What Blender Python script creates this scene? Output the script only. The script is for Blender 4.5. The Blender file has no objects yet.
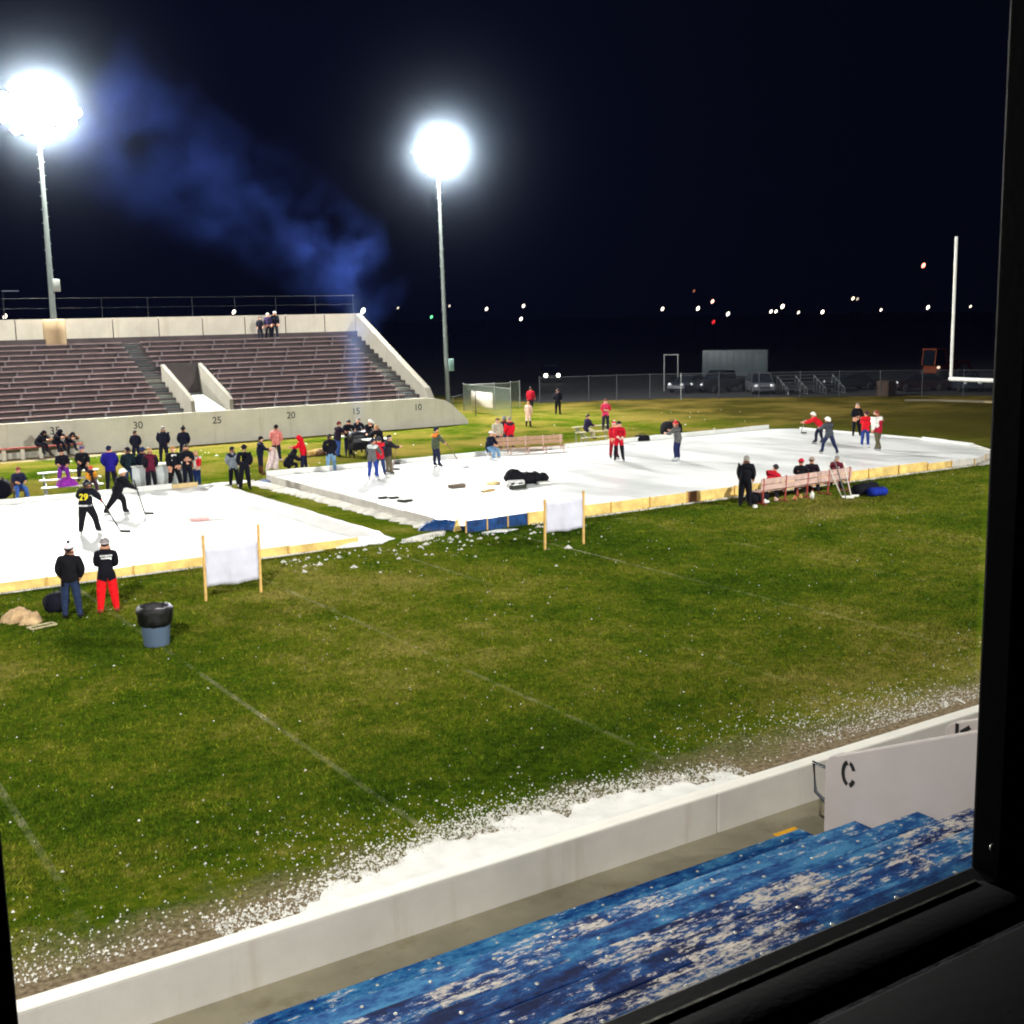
import bpy, bmesh, math, random
import numpy as np
from mathutils import Vector, Matrix, Quaternion
random.seed(7); RNG = np.random.default_rng(7)
S = bpy.context.scene
COL = S.collection
R = math.radians
PI = math.pi

# ------------------------------------------------------------------ camera
F_PX, PITCH, ROLL, YAW, CAM_H = 1205.44, R(9.306), R(-1.148), R(33.275), 7.0
_fw = Vector((math.sin(YAW)*math.cos(PITCH), math.cos(YAW)*math.cos(PITCH), -math.sin(PITCH)))
_rt = Vector((math.cos(YAW), -math.sin(YAW), 0))
_up = _rt.cross(_fw)
RT = _rt*math.cos(ROLL) + _up*math.sin(ROLL)
UP = -_rt*math.sin(ROLL) + _up*math.cos(ROLL)
FW = _fw
CAM = Vector((0, 0, CAM_H))
cd = bpy.data.cameras.new('camera')
cam = bpy.data.objects.new('camera', cd); COL.objects.link(cam)
m = Matrix((RT, UP, -FW)).transposed().to_4x4(); m.translation = CAM
cam.matrix_world = m
cd.sensor_width = 36; cd.lens = F_PX/1024*36; cd.clip_end = 3000; cd.clip_start = .05
S.camera = cam

def ray(x, y): return RT*(x-512) + UP*(512-y) + FW*F_PX
def g(x, y, z=0.0):            # a spot of the ground seen in the survey photo
    d = ray(x, y); return CAM + d*((z-CAM_H)/d.z)
def at_y(x, y, Y):
    d = ray(x, y); return CAM + d*(Y/d.y)

# ------------------------------------------------------------------ materials
def lin(r, g_, b):
    f = lambda c: (c/255/12.92 if c/255 <= .04045 else ((c/255+.055)/1.055)**2.4)
    return (f(r), f(g_), f(b), 1)
_mc = {}
def nd(nt, t, **kw):
    n = nt.nodes.new(t)
    for k, v in kw.items():
        if k in ('operation','blend_type','data_type','noise_dimensions','interpolation_type','feature'): setattr(n, k, v)
        else: n.inputs[k].default_value = v
    return n
def base_mat(name):
    mt = bpy.data.materials.new(name); mt.use_nodes = True
    nt = mt.node_tree; b = nt.nodes['Principled BSDF']
    return mt, nt, b
def ramp(nt, src, stops):
    r = nt.nodes.new('ShaderNodeValToRGB'); e = r.color_ramp.elements
    while len(e) < len(stops): e.new(.5)
    for i, (p, c) in enumerate(stops): e[i].position = p; e[i].color = c if len(c) == 4 else (*c, 1)
    nt.links.new(src, r.inputs[0]); return r
def noise(nt, scale, detail=4, vec=None, rough=.55, dist=0):
    n = nt.nodes.new('ShaderNodeTexNoise'); n.inputs['Scale'].default_value = scale
    n.inputs['Detail'].default_value = detail; n.inputs['Roughness'].default_value = rough; n.inputs['Distortion'].default_value = dist
    if vec is not None: nt.links.new(vec, n.inputs['Vector'])
    return n
def geo(nt): return nt.nodes.new('ShaderNodeNewGeometry').outputs['Position']
def objc(nt): return nt.nodes.new('ShaderNodeTexCoord').outputs['Object']
def scalev(nt, src, s):
    v = nt.nodes.new('ShaderNodeMapping'); v.inputs['Scale'].default_value = s
    nt.links.new(src, v.inputs['Vector']); return v.outputs[0]
def math_(nt, op, a, b=None, c=None, clamp=False):
    n = nt.nodes.new('ShaderNodeMath'); n.operation = op; n.use_clamp = clamp
    for i, x in enumerate((a, b, c)):
        if x is None: continue
        if isinstance(x, (int, float)): n.inputs[i].default_value = x
        else: nt.links.new(x, n.inputs[i])
    return n.outputs[0]
def mixc(nt, fac, a, b, mode='MIX'):
    n = nt.nodes.new('ShaderNodeMix'); n.data_type = 'RGBA'; n.blend_type = mode
    for i, x in ((0, fac), (6, a), (7, b)):
        if isinstance(x, (int, float)): n.inputs[i].default_value = x
        elif isinstance(x, tuple): n.inputs[i].default_value = x if len(x) == 4 else (*x, 1)
        else: nt.links.new(x, n.inputs[i])
    return n.outputs[2]
def bump(nt, b, h, strength=.3, dist=.02):
    n = nt.nodes.new('ShaderNodeBump'); n.inputs['Strength'].default_value = strength; n.inputs['Distance'].default_value = dist
    nt.links.new(h, n.inputs['Height']); nt.links.new(n.outputs[0], b.inputs['Normal'])

def mat(name, rgb, rough=.7, metal=0, var=.25, scale=3.0, bmp=.15, spec=.4):
    """plain procedural surface: base colour with uneven tone and fine bump"""
    key = (name, rgb, rough, metal, var, scale)
    if key in _mc: return _mc[key]
    mt, nt, b = base_mat(name)
    c = lin(*rgb)
    p = objc(nt)
    n1 = noise(nt, scale, 5, p)
    lo = tuple(x*(1-var) for x in c[:3]); hi = tuple(min(.9, x*(1+var)) for x in c[:3])
    r = ramp(nt, n1.outputs[0], [(.3, lo), (.7, hi)])
    nt.links.new(r.outputs[0], b.inputs['Base Color'])
    b.inputs['Roughness'].default_value = rough; b.inputs['Metallic'].default_value = metal
    b.inputs['Specular IOR Level'].default_value = spec
    if bmp: bump(nt, b, noise(nt, scale*9, 3, p).outputs[0], bmp, .01)
    _mc[key] = mt; return mt
def cloth(rgb): return mat('cloth', rgb, .9, 0, .3, 9, .35, .15)

def emit(name, rgb, strength):
    mt, nt, b = base_mat(name)
    b.inputs['Base Color'].default_value = (.02, .02, .02, 1)
    b.inputs['Emission Color'].default_value = lin(*rgb); b.inputs['Emission Strength'].default_value = strength
    return mt

def grass_nodes(nt, blades=False):
    p = geo(nt)
    big = noise(nt, .11, 4, p); mid = noise(nt, .55, 5, p, .65); fine = noise(nt, 7, 6, p, .7)
    a = math_(nt, 'MULTIPLY_ADD', mid.outputs[0], .45, math_(nt, 'MULTIPLY_ADD', big.outputs[0], .75, -.10))
    tuft = noise(nt, 2.6, 6, p, .7)
    a = math_(nt, 'MULTIPLY_ADD', fine.outputs[0], .5, math_(nt, 'SUBTRACT', a, .25))
    a = math_(nt, 'MULTIPLY_ADD', tuft.outputs[0], .42, math_(nt, 'SUBTRACT', a, .215))
    k = 1.0
    return p, ramp(nt, a, [(.28, (.018*k, .040*k, .002*k)), (.42, (.050*k, .088*k, .004*k)), (.53, (.104*k, .124*k, .009*k)), (.66, (.20*k, .18*k, .04*k))]).outputs[0], fine

def ground_material():
    mt, nt, b = base_mat('grass_ground')
    p, col, fine = grass_nodes(nt)
    sx = nt.nodes.new('ShaderNodeSeparateXYZ'); nt.links.new(p, sx.inputs[0])
    n = noise(nt, .9, 6, p, .7); n2 = noise(nt, 14, 4, p)
    # worn dirt along the near wall
    edge = math_(nt, 'MULTIPLY_ADD', n.outputs[0], 2.6, sx.outputs[1])
    dm = nt.nodes.new('ShaderNodeMapRange'); dm.inputs[1].default_value = 15.4; dm.inputs[2].default_value = 14.2
    nt.links.new(edge, dm.inputs[0])
    dirt = ramp(nt, n2.outputs[0], [(.3, (.10, .075, .045)), (.52, (.22, .17, .105)), (.72, (.34, .28, .19))]).outputs[0]
    col = mixc(nt, dm.outputs[0], col, dirt)
    # tan gravel path under the far stand, on its western half
    edge2 = math_(nt, 'MULTIPLY_ADD', n.outputs[0], 1.0, sx.outputs[1])
    d2 = nt.nodes.new('ShaderNodeMapRange'); d2.inputs[1].default_value = 65.6; d2.inputs[2].default_value = 66.1
    nt.links.new(edge2, d2.inputs[0])
    lim = nt.nodes.new('ShaderNodeMapRange'); lim.inputs[1].default_value = 20.5; lim.inputs[2].default_value = 17.5
    nt.links.new(sx.outputs[0], lim.inputs[0])
    col = mixc(nt, math_(nt, 'MULTIPLY', d2.outputs[0], lim.outputs[0]), col, (.36, .31, .20, 1))
    ex = nt.nodes.new('ShaderNodeMapRange'); ex.inputs[1].default_value = 51; ex.inputs[2].default_value = 60; nt.links.new(math_(nt, 'MULTIPLY_ADD', n.outputs[0], 4.0, sx.outputs[0]), ex.inputs[0])  # turf browned and darkened to the far right, standing for weaker light
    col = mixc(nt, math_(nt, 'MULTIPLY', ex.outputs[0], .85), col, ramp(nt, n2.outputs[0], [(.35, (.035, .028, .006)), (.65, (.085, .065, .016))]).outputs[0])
    # worn yellow turf beyond the rinks
    wn = noise(nt, .22, 5, p, .6)
    wy = nt.nodes.new('ShaderNodeMapRange'); wy.inputs[1].default_value = 49; wy.inputs[2].default_value = 54
    nt.links.new(sx.outputs[1], wy.inputs[0])
    wm = nt.nodes.new('ShaderNodeMapRange'); wm.inputs[1].default_value = .42; wm.inputs[2].default_value = .62
    nt.links.new(wn.outputs[0], wm.inputs[0])
    col = mixc(nt, math_(nt, 'MULTIPLY', math_(nt, 'MULTIPLY', wy.outputs[0], wm.outputs[0]), .75), col, (.20, .15, .035, 1))
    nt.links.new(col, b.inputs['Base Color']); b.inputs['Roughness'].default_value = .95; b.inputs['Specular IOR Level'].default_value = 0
    bump(nt, b, noise(nt, 22, 6, p, .75).outputs[0], .9, .05)
    return mt
def blade_material():
    mt, nt, b = base_mat('grass_blade')
    p, col, fine = grass_nodes(nt, True)
    isl = nt.nodes.new('ShaderNodeNewGeometry').outputs['Random Per Island']
    tone = ramp(nt, isl, [(0, (.42,)*3), (.55, (.95,)*3), (.9, (1.45, 1.4, 1.2)), (1, (2.3, 2.0, 1.6))]).outputs[0]
    col = mixc(nt, 1.0, col, tone, 'MULTIPLY')
    nt.links.new(col, b.inputs['Base Color']); b.inputs['Roughness'].default_value = .8; b.inputs['Specular IOR Level'].default_value = .05
    return mt

def ice_material():
    mt, nt, b = base_mat('ice')
    p = geo(nt)
    n1 = noise(nt, .5, 5, scalev(nt, p, (1, .35, 1)), .6); n2 = noise(nt, 3, 7, scalev(nt, p, (.22, 2.6, 1)), .75, .6)
    a = math_(nt, 'MULTIPLY_ADD', n2.outputs[0], .5, math_(nt, 'MULTIPLY', n1.outputs[0], .5))
    c = ramp(nt, a, [(.34, (.60, .63, .63)), (.44, (.69, .71, .71)), (.54, (.76, .78, .77)), (.64, (.79, .81, .80))])
    nt.links.new(c.outputs[0], b.inputs['Base Color'])
    rr = ramp(nt, n1.outputs[0], [(.4, (.28,)*3), (.65, (.55,)*3)])
    nt.links.new(rr.outputs[0], b.inputs['Roughness']); b.inputs['Specular IOR Level'].default_value = .35
    bump(nt, b, n2.outputs[0], .15, .01)
    return mt

def concrete(name, rgb, var=.12, stain=.35):
    mt, nt, b = base_mat(name)
    c = lin(*rgb)[:3]; p = geo(nt)
    n1 = noise(nt, .7, 6, p, .65); n2 = noise(nt, 1.0, 5, scalev(nt, p, (2.2, 2.2, .25)), .6); n3 = noise(nt, 30, 4, p)
    col = ramp(nt, n1.outputs[0], [(.3, tuple(x*(1-var) for x in c)), (.7, tuple(min(.85, x*(1+var)) for x in c))]).outputs[0]
    st = ramp(nt, n2.outputs[0], [(.56, (0, 0, 0)), (.75, (stain,)*3)]).outputs[0]
    col = mixc(nt, st, col, tuple(x*f for x, f in zip(c, (.62, .52, .40))))
    isl = nt.nodes.new('ShaderNodeNewGeometry').outputs['Random Per Island']
    tone = ramp(nt, isl, [(0, (.42,)*3), (.55, (.95,)*3), (.9, (1.45, 1.4, 1.2)), (1, (2.3, 2.0, 1.6))]).outputs[0]
    col = mixc(nt, 1.0, col, tone, 'MULTIPLY')
    nt.links.new(col, b.inputs['Base Color']); b.inputs['Roughness'].default_value = .88; b.inputs['Specular IOR Level'].default_value = .2
    bump(nt, b, n3.outputs[0], .25, .006)
    return mt

def blue_plank_material():
    mt, nt, b = base_mat('worn_blue_paint')
    p = objc(nt)
    n1 = noise(nt, 1.0, 6, scalev(nt, p, (.45, 2.2, 2.2)), .65)
    n2 = noise(nt, 3.0, 8, scalev(nt, p, (.8, 1.6, 1.6)), .75)
    n3 = noise(nt, 13, 7, scalev(nt, p, (.45, 1.4, 1.4)), .82)
    a = math_(nt, 'MULTIPLY_ADD', n2.outputs[0], .6, math_(nt, 'MULTIPLY', n1.outputs[0], .5))
    isl = nt.nodes.new('ShaderNodeNewGeometry').outputs['Random Per Island']
    a = math_(nt, 'MULTIPLY_ADD', n3.outputs[0], .3, math_(nt, 'SUBTRACT', a, .232))
    a = math_(nt, 'MULTIPLY_ADD', isl, .09, a)
    blue = ramp(nt, a, [(.42, (.004, .010, .05)), (.47, (.006, .028, .125)), (.53, (.010, .072, .225)), (.62, (.05, .20, .38))]).outputs[0]
    w = math_(nt, 'MULTIPLY_ADD', n3.outputs[0], .68, math_(nt, 'MULTIPLY', n2.outputs[0], .32))
    n4 = noise(nt, .38, 3, scalev(nt, geo(nt), (1, 1.6, 1.6)))
    w = math_(nt, 'MULTIPLY_ADD', n4.outputs[0], .32, math_(nt, 'SUBTRACT', w, .163))
    w = math_(nt, 'MULTIPLY_ADD', math_(nt, 'FRACT', math_(nt, 'MULTIPLY', isl, 7.3)), .07, math_(nt, 'SUBTRACT', w, .015))
    wm = ramp(nt, w, [(.553, (0, 0, 0)), (.59, (1, 1, 1))]).outputs[0]
    bare = ramp(nt, n3.outputs[0], [(.35, (.26, .22, .19)), (.65, (.66, .60, .52))]).outputs[0]
    col = mixc(nt, wm, blue, bare)
    nt.links.new(col, b.inputs['Base Color'])
    b.inputs['Roughness'].default_value = .75; b.inputs['Specular IOR Level'].default_value = .08
    bump(nt, b, w, .4, .01)
    return mt

def mesh_wire_material(name, cover, rgb=(150, 160, 160)):
    """chain link: diamond weave with the openings left clear"""
    mt, nt, b = base_mat(name)
    p = objc(nt)
    wv = []
    for sgn in (1, -1):
        mp = nt.nodes.new('ShaderNodeVectorMath'); mp.operation = 'DOT_PRODUCT'
        nt.links.new(p, mp.inputs[0]); mp.inputs[1].default_value = (9, 0, 9*sgn)
        fr = math_(nt, 'FRACT', mp.outputs['Value'])
        wv.append(math_(nt, 'LESS_THAN', fr, cover))
    a = math_(nt, 'MAXIMUM', wv[0], wv[1])
    tr = nt.nodes.new('ShaderNodeBsdfTransparent'); mx = nt.nodes.new('ShaderNodeMixShader')
    b.inputs['Base Color'].default_value = lin(*rgb); b.inputs['Metallic'].default_value = .3; b.inputs['Roughness'].default_value = .5
    nt.links.new(a, mx.inputs[0]); nt.links.new(tr.outputs[0], mx.inputs[1]); nt.links.new(b.outputs[0], mx.inputs[2])
    nt.links.new(mx.outputs[0], nt.nodes['Material Output'].inputs[0])
    return mt
def paint_line_material():
    mt, nt, b = base_mat('worn_line_paint')
    p = geo(nt)
    n = noise(nt, 1.1, 7, p, .75)
    n2 = noise(nt, .16, 3, p)
    a = math_(nt, 'MULTIPLY_ADD', n2.outputs[0], .9, math_(nt, 'SUBTRACT', n.outputs[0], .45))
    f = ramp(nt, a, [(.42, (.0,)*3), (.60, (.17,)*3), (.80, (.65,)*3)]).outputs[0]
    tr = nt.nodes.new('ShaderNodeBsdfTransparent'); mx = nt.nodes.new('ShaderNodeMixShader')
    b.inputs['Base Color'].default_value = (.33, .31, .18, 1); b.inputs['Roughness'].default_value = .9
    nt.links.new(f, mx.inputs[0]); nt.links.new(tr.outputs[0], mx.inputs[1]); nt.links.new(b.outputs[0], mx.inputs[2])
    nt.links.new(mx.outputs[0], nt.nodes['Material Output'].inputs[0])
    return mt

# ------------------------------------------------------------------ mesh helpers
class MB:
    def __init__(s): s.v = []; s.f = []; s.m = []; s.sm = []
    def add(s, vs, fs, mi=0, smooth=False, M=None):
        o = len(s.v)
        s.v += [tuple(M @ Vector(v)) if M is not None else tuple(v) for v in vs]
        for f in fs: s.f.append(tuple(i+o for i in f)); s.m.append(mi); s.sm.append(smooth)
        return s
    def box(s, c, d, mi=0, M=None, ch=0.0):
        x, y, z = (d[0]/2, d[1]/2, d[2]/2)
        if ch <= 0:
            vs = [(c[0]+i*x, c[1]+j*y, c[2]+k*z) for i in (-1, 1) for j in (-1, 1) for k in (-1, 1)]
            fs = [(0, 1, 3, 2), (4, 6, 7, 5), (0, 4, 5, 1), (2, 3, 7, 6), (0, 2, 6, 4), (1, 5, 7, 3)]
            return s.add(vs, fs, mi, False, M)
        bm = bmesh.new(); bmesh.ops.create_cube(bm, size=1)
        bmesh.ops.scale(bm, vec=d, verts=bm.verts); bmesh.ops.translate(bm, vec=c, verts=bm.verts)
        bmesh.ops.bevel(bm, geom=bm.edges[:], offset=ch, segments=2, profile=.5, affect='EDGES')
        bm.verts.index_update()
        s.add([v.co[:] for v in bm.verts], [[v.index for v in f.verts] for f in bm.faces], mi, True, M); bm.free(); return s
    def bar(s, a, b, w, h, mi=0):
        a, b = Vector(a), Vector(b); d = b-a; L = d.length
        q = d.to_track_quat('X', 'Z').to_matrix().to_4x4(); q.translation = (a+b)/2
        return s.box((0, 0, 0), (L, w, h), mi, q)
    def tube(s, pts, r, n=8, mi=0, smooth=True, cap=True):
        pts = [Vector(p) for p in pts]; rs = r if isinstance(r, (list, tuple)) else [r]*len(pts)
        t0 = (pts[1]-pts[0]).normalized(); up = Vector((0, 0, 1)) if abs(t0.z) < .9 else Vector((1, 0, 0))
        vs = []; fs = []
        for i, p in enumerate(pts):
            t = ((pts[min(i+1, len(pts)-1)]-pts[max(i-1, 0)])).normalized()
            x = up.cross(t).normalized(); y = t.cross(x)
            for k in range(n):
                a = 2*PI*k/n; vs.append(p+(x*math.cos(a)+y*math.sin(a))*rs[i])
        for i in range(len(pts)-1):
            for k in range(n):
                fs.append((i*n+k, i*n+(k+1) % n, (i+1)*n+(k+1) % n, (i+1)*n+k))
        s.add(vs, fs, mi, smooth)
        if cap:
            s.add(vs[:n], [tuple(range(n))[::-1]], mi); s.add(vs[-n:], [tuple(range(n))], mi)
        return s
    def prism(s, poly, y0, y1, mi=0, M=None, smooth=False):
        """outline in x,z swept from y0 to y1"""
        n = len(poly)
        vs = [(p[0], y0, p[1]) for p in poly]+[(p[0], y1, p[1]) for p in poly]
        fs = [tuple(range(n)), tuple(range(2*n-1, n-1, -1))]+[(i, i+n, (i+1) % n+n, (i+1) % n) for i in range(n)]
        return s.add(vs, fs, mi, smooth, M)
    def ell(s, c, r, nu=10, nv=6, mi=0, M=None, jit=0, zmin=-1):
        vs = []; fs = []
        for j in range(nv+1):
            t = PI*j/nv
            for i in range(nu):
                a = 2*PI*i/nu; k = 1+random.uniform(-jit, jit)
                vs.append((c[0]+r[0]*math.sin(t)*math.cos(a)*k, c[1]+r[1]*math.sin(t)*math.sin(a)*k, c[2]+r[2]*max(zmin, math.cos(t))*k))
        for j in range(nv):
            for i in range(nu): fs.append((j*nu+i, (j+1)*nu+i, (j+1)*nu+(i+1) % nu, j*nu+(i+1) % nu))
        return s.add(vs, fs, mi, True, M)
    def lathe(s, prof, n=20, mi=0, M=None, wob=0):
        vs = []; fs = []
        for r, z in prof:
            for k in range(n):
                a = 2*PI*k/n; q = r*(1+random.uniform(-wob, wob)); vs.append((q*math.cos(a), q*math.sin(a), z+random.uniform(-wob, wob)*r*.5))
        for i in range(len(prof)-1):
            for k in range(n): fs.append((i*n+k, i*n+(k+1) % n, (i+1)*n+(k+1) % n, (i+1)*n+k))
        return s.add(vs, fs, mi, True, M)
    def build(s, name, mats, parent=None, loc=None, bevel=0, rotz=None):
        me = bpy.data.meshes.new(name); me.from_pydata(s.v, [], s.f)
        me.polygons.foreach_set('material_index', s.m); me.polygons.foreach_set('use_smooth', s.sm)
        for x in (mats if isinstance(mats, (list, tuple)) else [mats]): me.materials.append(x)
        bm = bmesh.new(); bm.from_mesh(me); bmesh.ops.recalc_face_normals(bm, faces=bm.faces); bm.to_mesh(me); bm.free()
        me.update()
        o = bpy.data.objects.new(name, me); COL.objects.link(o)
        if parent is not None: o.parent = parent
        if loc is not None: o.location = loc
        if rotz is not None: o.rotation_euler.z = rotz
        if bevel:
            b = o.modifiers.new('bevel', 'BEVEL'); b.width = bevel; b.segments = 2; b.limit_method = 'ANGLE'
        return o
def tag(o, label=None, cat=None, group=None, kind=None):
    if label: o['label'] = label
    if cat: o['category'] = cat
    if group: o['group'] = group
    if kind: o['kind'] = kind
    return o
def thing(name, label, cat, loc=(0, 0, 0), rz=0, group=None):
    o = bpy.data.objects.new(name, None); COL.objects.link(o); o.location = loc; o.rotation_euler.z = rz
    o.empty_display_size = .2
    return tag(o, label, cat, group)
def copy_tree(o, parent=None):
    c = o.copy(); COL.objects.link(c)
    if parent is not None: c.parent = parent
    for ch in list(o.children): copy_tree(ch, c)
    return c
def sheet(name, poly, z, m_, kind='structure'):
    b = MB(); b.add([(x, y, z) for x, y in poly], [tuple(range(len(poly)))]); return tag(b.build(name, m_), kind=kind)
def text_part(name, s, size, m_, parent, M, ext=.004, bold=0.0):
    cu = bpy.data.curves.new(name, 'FONT'); cu.body = s; cu.size = size; cu.extrude = ext; cu.align_x = 'CENTER'; cu.align_y = 'CENTER'; cu.offset = bold
    t = bpy.data.objects.new(name, cu); COL.objects.link(t)
    bpy.context.view_layer.update()
    me = bpy.data.meshes.new_from_object(t.evaluated_get(bpy.context.evaluated_depsgraph_get()))
    bpy.data.objects.remove(t); me.name = name
    me.materials.clear(); me.materials.append(m_)
    o = bpy.data.objects.new(name, me); COL.objects.link(o)
    o.parent = parent; o.matrix_basis = M
    return o
# ------------------------------------------------------------------ world and lights
W = bpy.data.worlds.new('World'); S.world = W; W.use_nodes = True
bg = W.node_tree.nodes['Background']; bg.inputs[0].default_value = (.0005, .0007, .0019, 1); bg.inputs[1].default_value = 1.0
S.view_settings.view_transform = 'Standard'; S.view_settings.look = 'None'; S.view_settings.exposure = 0; S.view_settings.gamma = 1
S.render.engine = 'CYCLES'
cy = S.cycles
cy.max_bounces = 5; cy.diffuse_bounces = 2; cy.glossy_bounces = 2; cy.volume_bounces = 0; cy.transparent_max_bounces = 12; cy.transmission_bounces = 2
cy.sample_clamp_indirect = 4; cy.use_denoising = True; cy.caustics_reflective = False; cy.caustics_refractive = False
cy.volume_step_rate = 1.0; cy.volume_max_steps = 96
S.render.filter_size = 2.0
try: cy.filter_width = 2.0
except Exception: pass

def lamp(name, loc, watt, kind='POINT', aim=None, cone=150, blend=.6, rgb=(1, .985, .93), size=.55):
    l = bpy.data.lights.new(name, kind); l.energy = watt; l.color = rgb; l.shadow_soft_size = size
    o = bpy.data.objects.new(name, l); COL.objects.link(o); o.location = loc
    if kind == 'SPOT':
        l.spot_size = R(cone); l.spot_blend = blend
        o.rotation_euler = (Vector(aim)-Vector(loc)).to_track_quat('-Z', 'Y').to_euler()
    return o
KW = 1000
FAR_L = (17.75, 77.3, 19.6); FAR_R = (44.85, 77.1, 18.55)
lamp('floodlight_beam', FAR_L, 88*KW)
lamp('floodlight_beam', FAR_R, 80*KW)
lamp('floodlight_beam', (-11, 77, 19.5), 70*KW, 'SPOT', (5, 40, 0), 150)
lamp('floodlight_beam', (-12, -8, 23), 120*KW, 'SPOT', (8, 62, 0), 100, 1)
lamp('floodlight_beam', (44, -8, 23), 120*KW, 'SPOT', (23, 53, 0), 100, 1)

# ------------------------------------------------------------------ common materials
M_METAL = mat('galvanised_steel', (150, 155, 155), .45, .6, .15, 4, .05)
M_POLE = mat('pole_steel', (140, 146, 140), .5, .3, .15, 2, .05)
M_ALU = mat('bare_aluminium', (215, 215, 210), .4, .35, .1, 6, .05)
M_DARK = mat('black_metal', (26, 27, 32), .45, .2, .3, 6, .15)
M_WHITE = mat('white_paint', (225, 225, 220), .5, 0, .06, 4, .05)
M_BLK = mat('black_paint', (22, 22, 24), .8, 0, .3, 20, .1)
M_WOOD = mat('pine_stake', (205, 165, 95), .8, 0, .2, 8, .2)
M_PLY = mat('yellow_plywood', (224, 190, 114), .8, 0, .28, 2.4, .2)
M_PLYD = mat('dark_plywood', (105, 70, 40), .8, 0, .3, 3, .2)
M_LINER = mat('white_liner', (225, 226, 222), .55, 0, .10, 1.4, .5)
M_TARP = mat('blue_tarp', (20, 58, 108), .5, 0, .6, 4, .9, .3)
M_RUB = mat('black_rubber', (20, 20, 22), .8, 0, .2, 8, .1)
M_RED = mat('red_oxide_paint', (150, 62, 52), .6, 0, .2, 8, .1)
M_PINKW = mat('faded_bench_wood', (190, 160, 150), .8, 0, .2, 6, .2)
M_SNOW = mat('snow', (232, 235, 236), .8, 0, .08, 9, .7)
M_SNOWD = mat('dirty_snow', (190, 186, 176), .9, 0, .3, 2.2, .8)
M_GLASS = mat('dark_car_glass', (18, 22, 28), .08, 0, .1, 2, 0, .6)
M_TYRE = mat('tyre', (18, 18, 18), .9, 0, .2, 9, .2)
M_CONC = concrete('pale_concrete', (205, 200, 186))
M_CONCF = concrete('far_concrete', (226, 222, 206), .10, .45)
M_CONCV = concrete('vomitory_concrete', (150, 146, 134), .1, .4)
M_CONCG = concrete('grey_concrete', (84, 78, 78), .2, .5)
M_CONCN = concrete('near_concrete', (212, 207, 198), .14, .6)
M_WALK = concrete('walkway_concrete', (122, 116, 98), .3, .7)
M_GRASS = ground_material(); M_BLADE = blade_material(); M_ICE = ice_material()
M_LINE = paint_line_material()
M_FENCE = mesh_wire_material('chain_link', .035, (90, 95, 100))
M_FENCE2 = mesh_wire_material('chain_link_dense', .14, (150, 165, 155))

# ------------------------------------------------------------------ ground
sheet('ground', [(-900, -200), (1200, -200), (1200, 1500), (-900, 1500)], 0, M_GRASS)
FENCE = [g(x, y) for x, y in ((540, 404), (589, 402), (617, 401), (650, 400), (681, 399.5), (719, 399), (759, 398.5), (800, 398), (839, 397.5), (880, 397), (922, 396.5), (963, 396.5), (1004, 397))]
M_ASPH = mat('asphalt', (26, 27, 30), .9, 0, .3, .6, .4)
fp = [(p.x*1.012, p.y*1.012) for p in FENCE]
sheet('parking_lot', fp+[(130, 40), (420, 40), (420, 420), (40, 420)], .004, M_ASPH)
# curb beyond the end of the field
b = MB()
q = [g(x, y) for x, y in ((905, 401), (940, 401), (985, 402.5), (1010, 403.5))]
for a_, c_ in zip(q, q[1:]): b.bar((a_.x, a_.y, .06), (c_.x, c_.y, .06), .45, .12)
tag(b.build('curb', concrete('curb_concrete', (120, 112, 95))), kind='structure')
# yard lines
for X in (3.0, 7.55, 11.95, 16.5, 21.0, 25.5, 30.0, 34.5):
    tag(sheet('yard_line', [(X-.055, 13.2), (X+.055, 13.2), (X+.055, 33.0 if X < 17 else 32.6), (X-.055, 33.0 if X < 17 else 32.6)], .006, M_LINE))
# ------------------------------------------------------------------ rinks
R1X1, R1Y0, R1Y1 = 17.15, 33.55, 49.6
R2X0, R2X1, R2Y0, R2Y1 = 19.75, 52.0, 33.2, 50.1
Z1, Z2 = .10, .16
sheet('ice_sheet', [(-14, R1Y0+.02), (R1X1-.9, R1Y0+.02), (R1X1-.15, R1Y0+.5), (R1X1-.1, R1Y1-.4), (R1X1-.6, R1Y1-.02), (-14, R1Y1-.02)], Z1, M_ICE)
sheet('ice_sheet', [(R2X0+.6, R2Y0+.02), (46.5, R2Y0+.02), (49.6, R2Y0+1.2), (51.4, R2Y0+3.6), (R2X1, R2Y0+7), (R2X1, R2Y1-1.2), (R2X1-1.2, R2Y1-.02), (R2X0+.3, R2Y1-.02), (R2X0+.2, R2Y0+.8)], Z2, M_ICE)

def board_run(root, a, c, n, h, mats, th=.022, stake=True, jit=.012, top=None):
    """a row of plywood boards standing between a and c"""
    a, c = Vector((*a, 0)), Vector((*c, 0))
    for i in range(n):
        p, q_ = a.lerp(c, i/n), a.lerp(c, (i+1)/n)
        d = (q_-p).normalized(); hh = h+random.uniform(-jit, jit)
        p = p+d*.006; q_ = q_-d*.006
        off = Vector((-d.y, d.x, 0))*random.uniform(-.012, .012)
        b = MB(); b.bar(p+off+Vector((0, 0, hh/2)), q_+off+Vector((0, 0, hh/2)), th, hh)
        m_ = mats[i % len(mats)] if isinstance(mats, list) else mats
        bo = b.build('board', m_, root)
        if stake:
            s_ = MB(); sp = p-Vector((-d.y, d.x, 0))*.04
            s_.box((sp.x, sp.y, (hh+.03)/2), (.04, .04, hh+.03)); s_.build('stake', M_WOOD, bo)
r1 = thing('rink_boards', 'low plywood and white liner border around the left ice sheet', 'rink boards', (0, 0, 0))
board_run(r1, (-14, R1Y0), (R1X1-.9, R1Y0), 13, .25, M_PLY)
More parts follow.
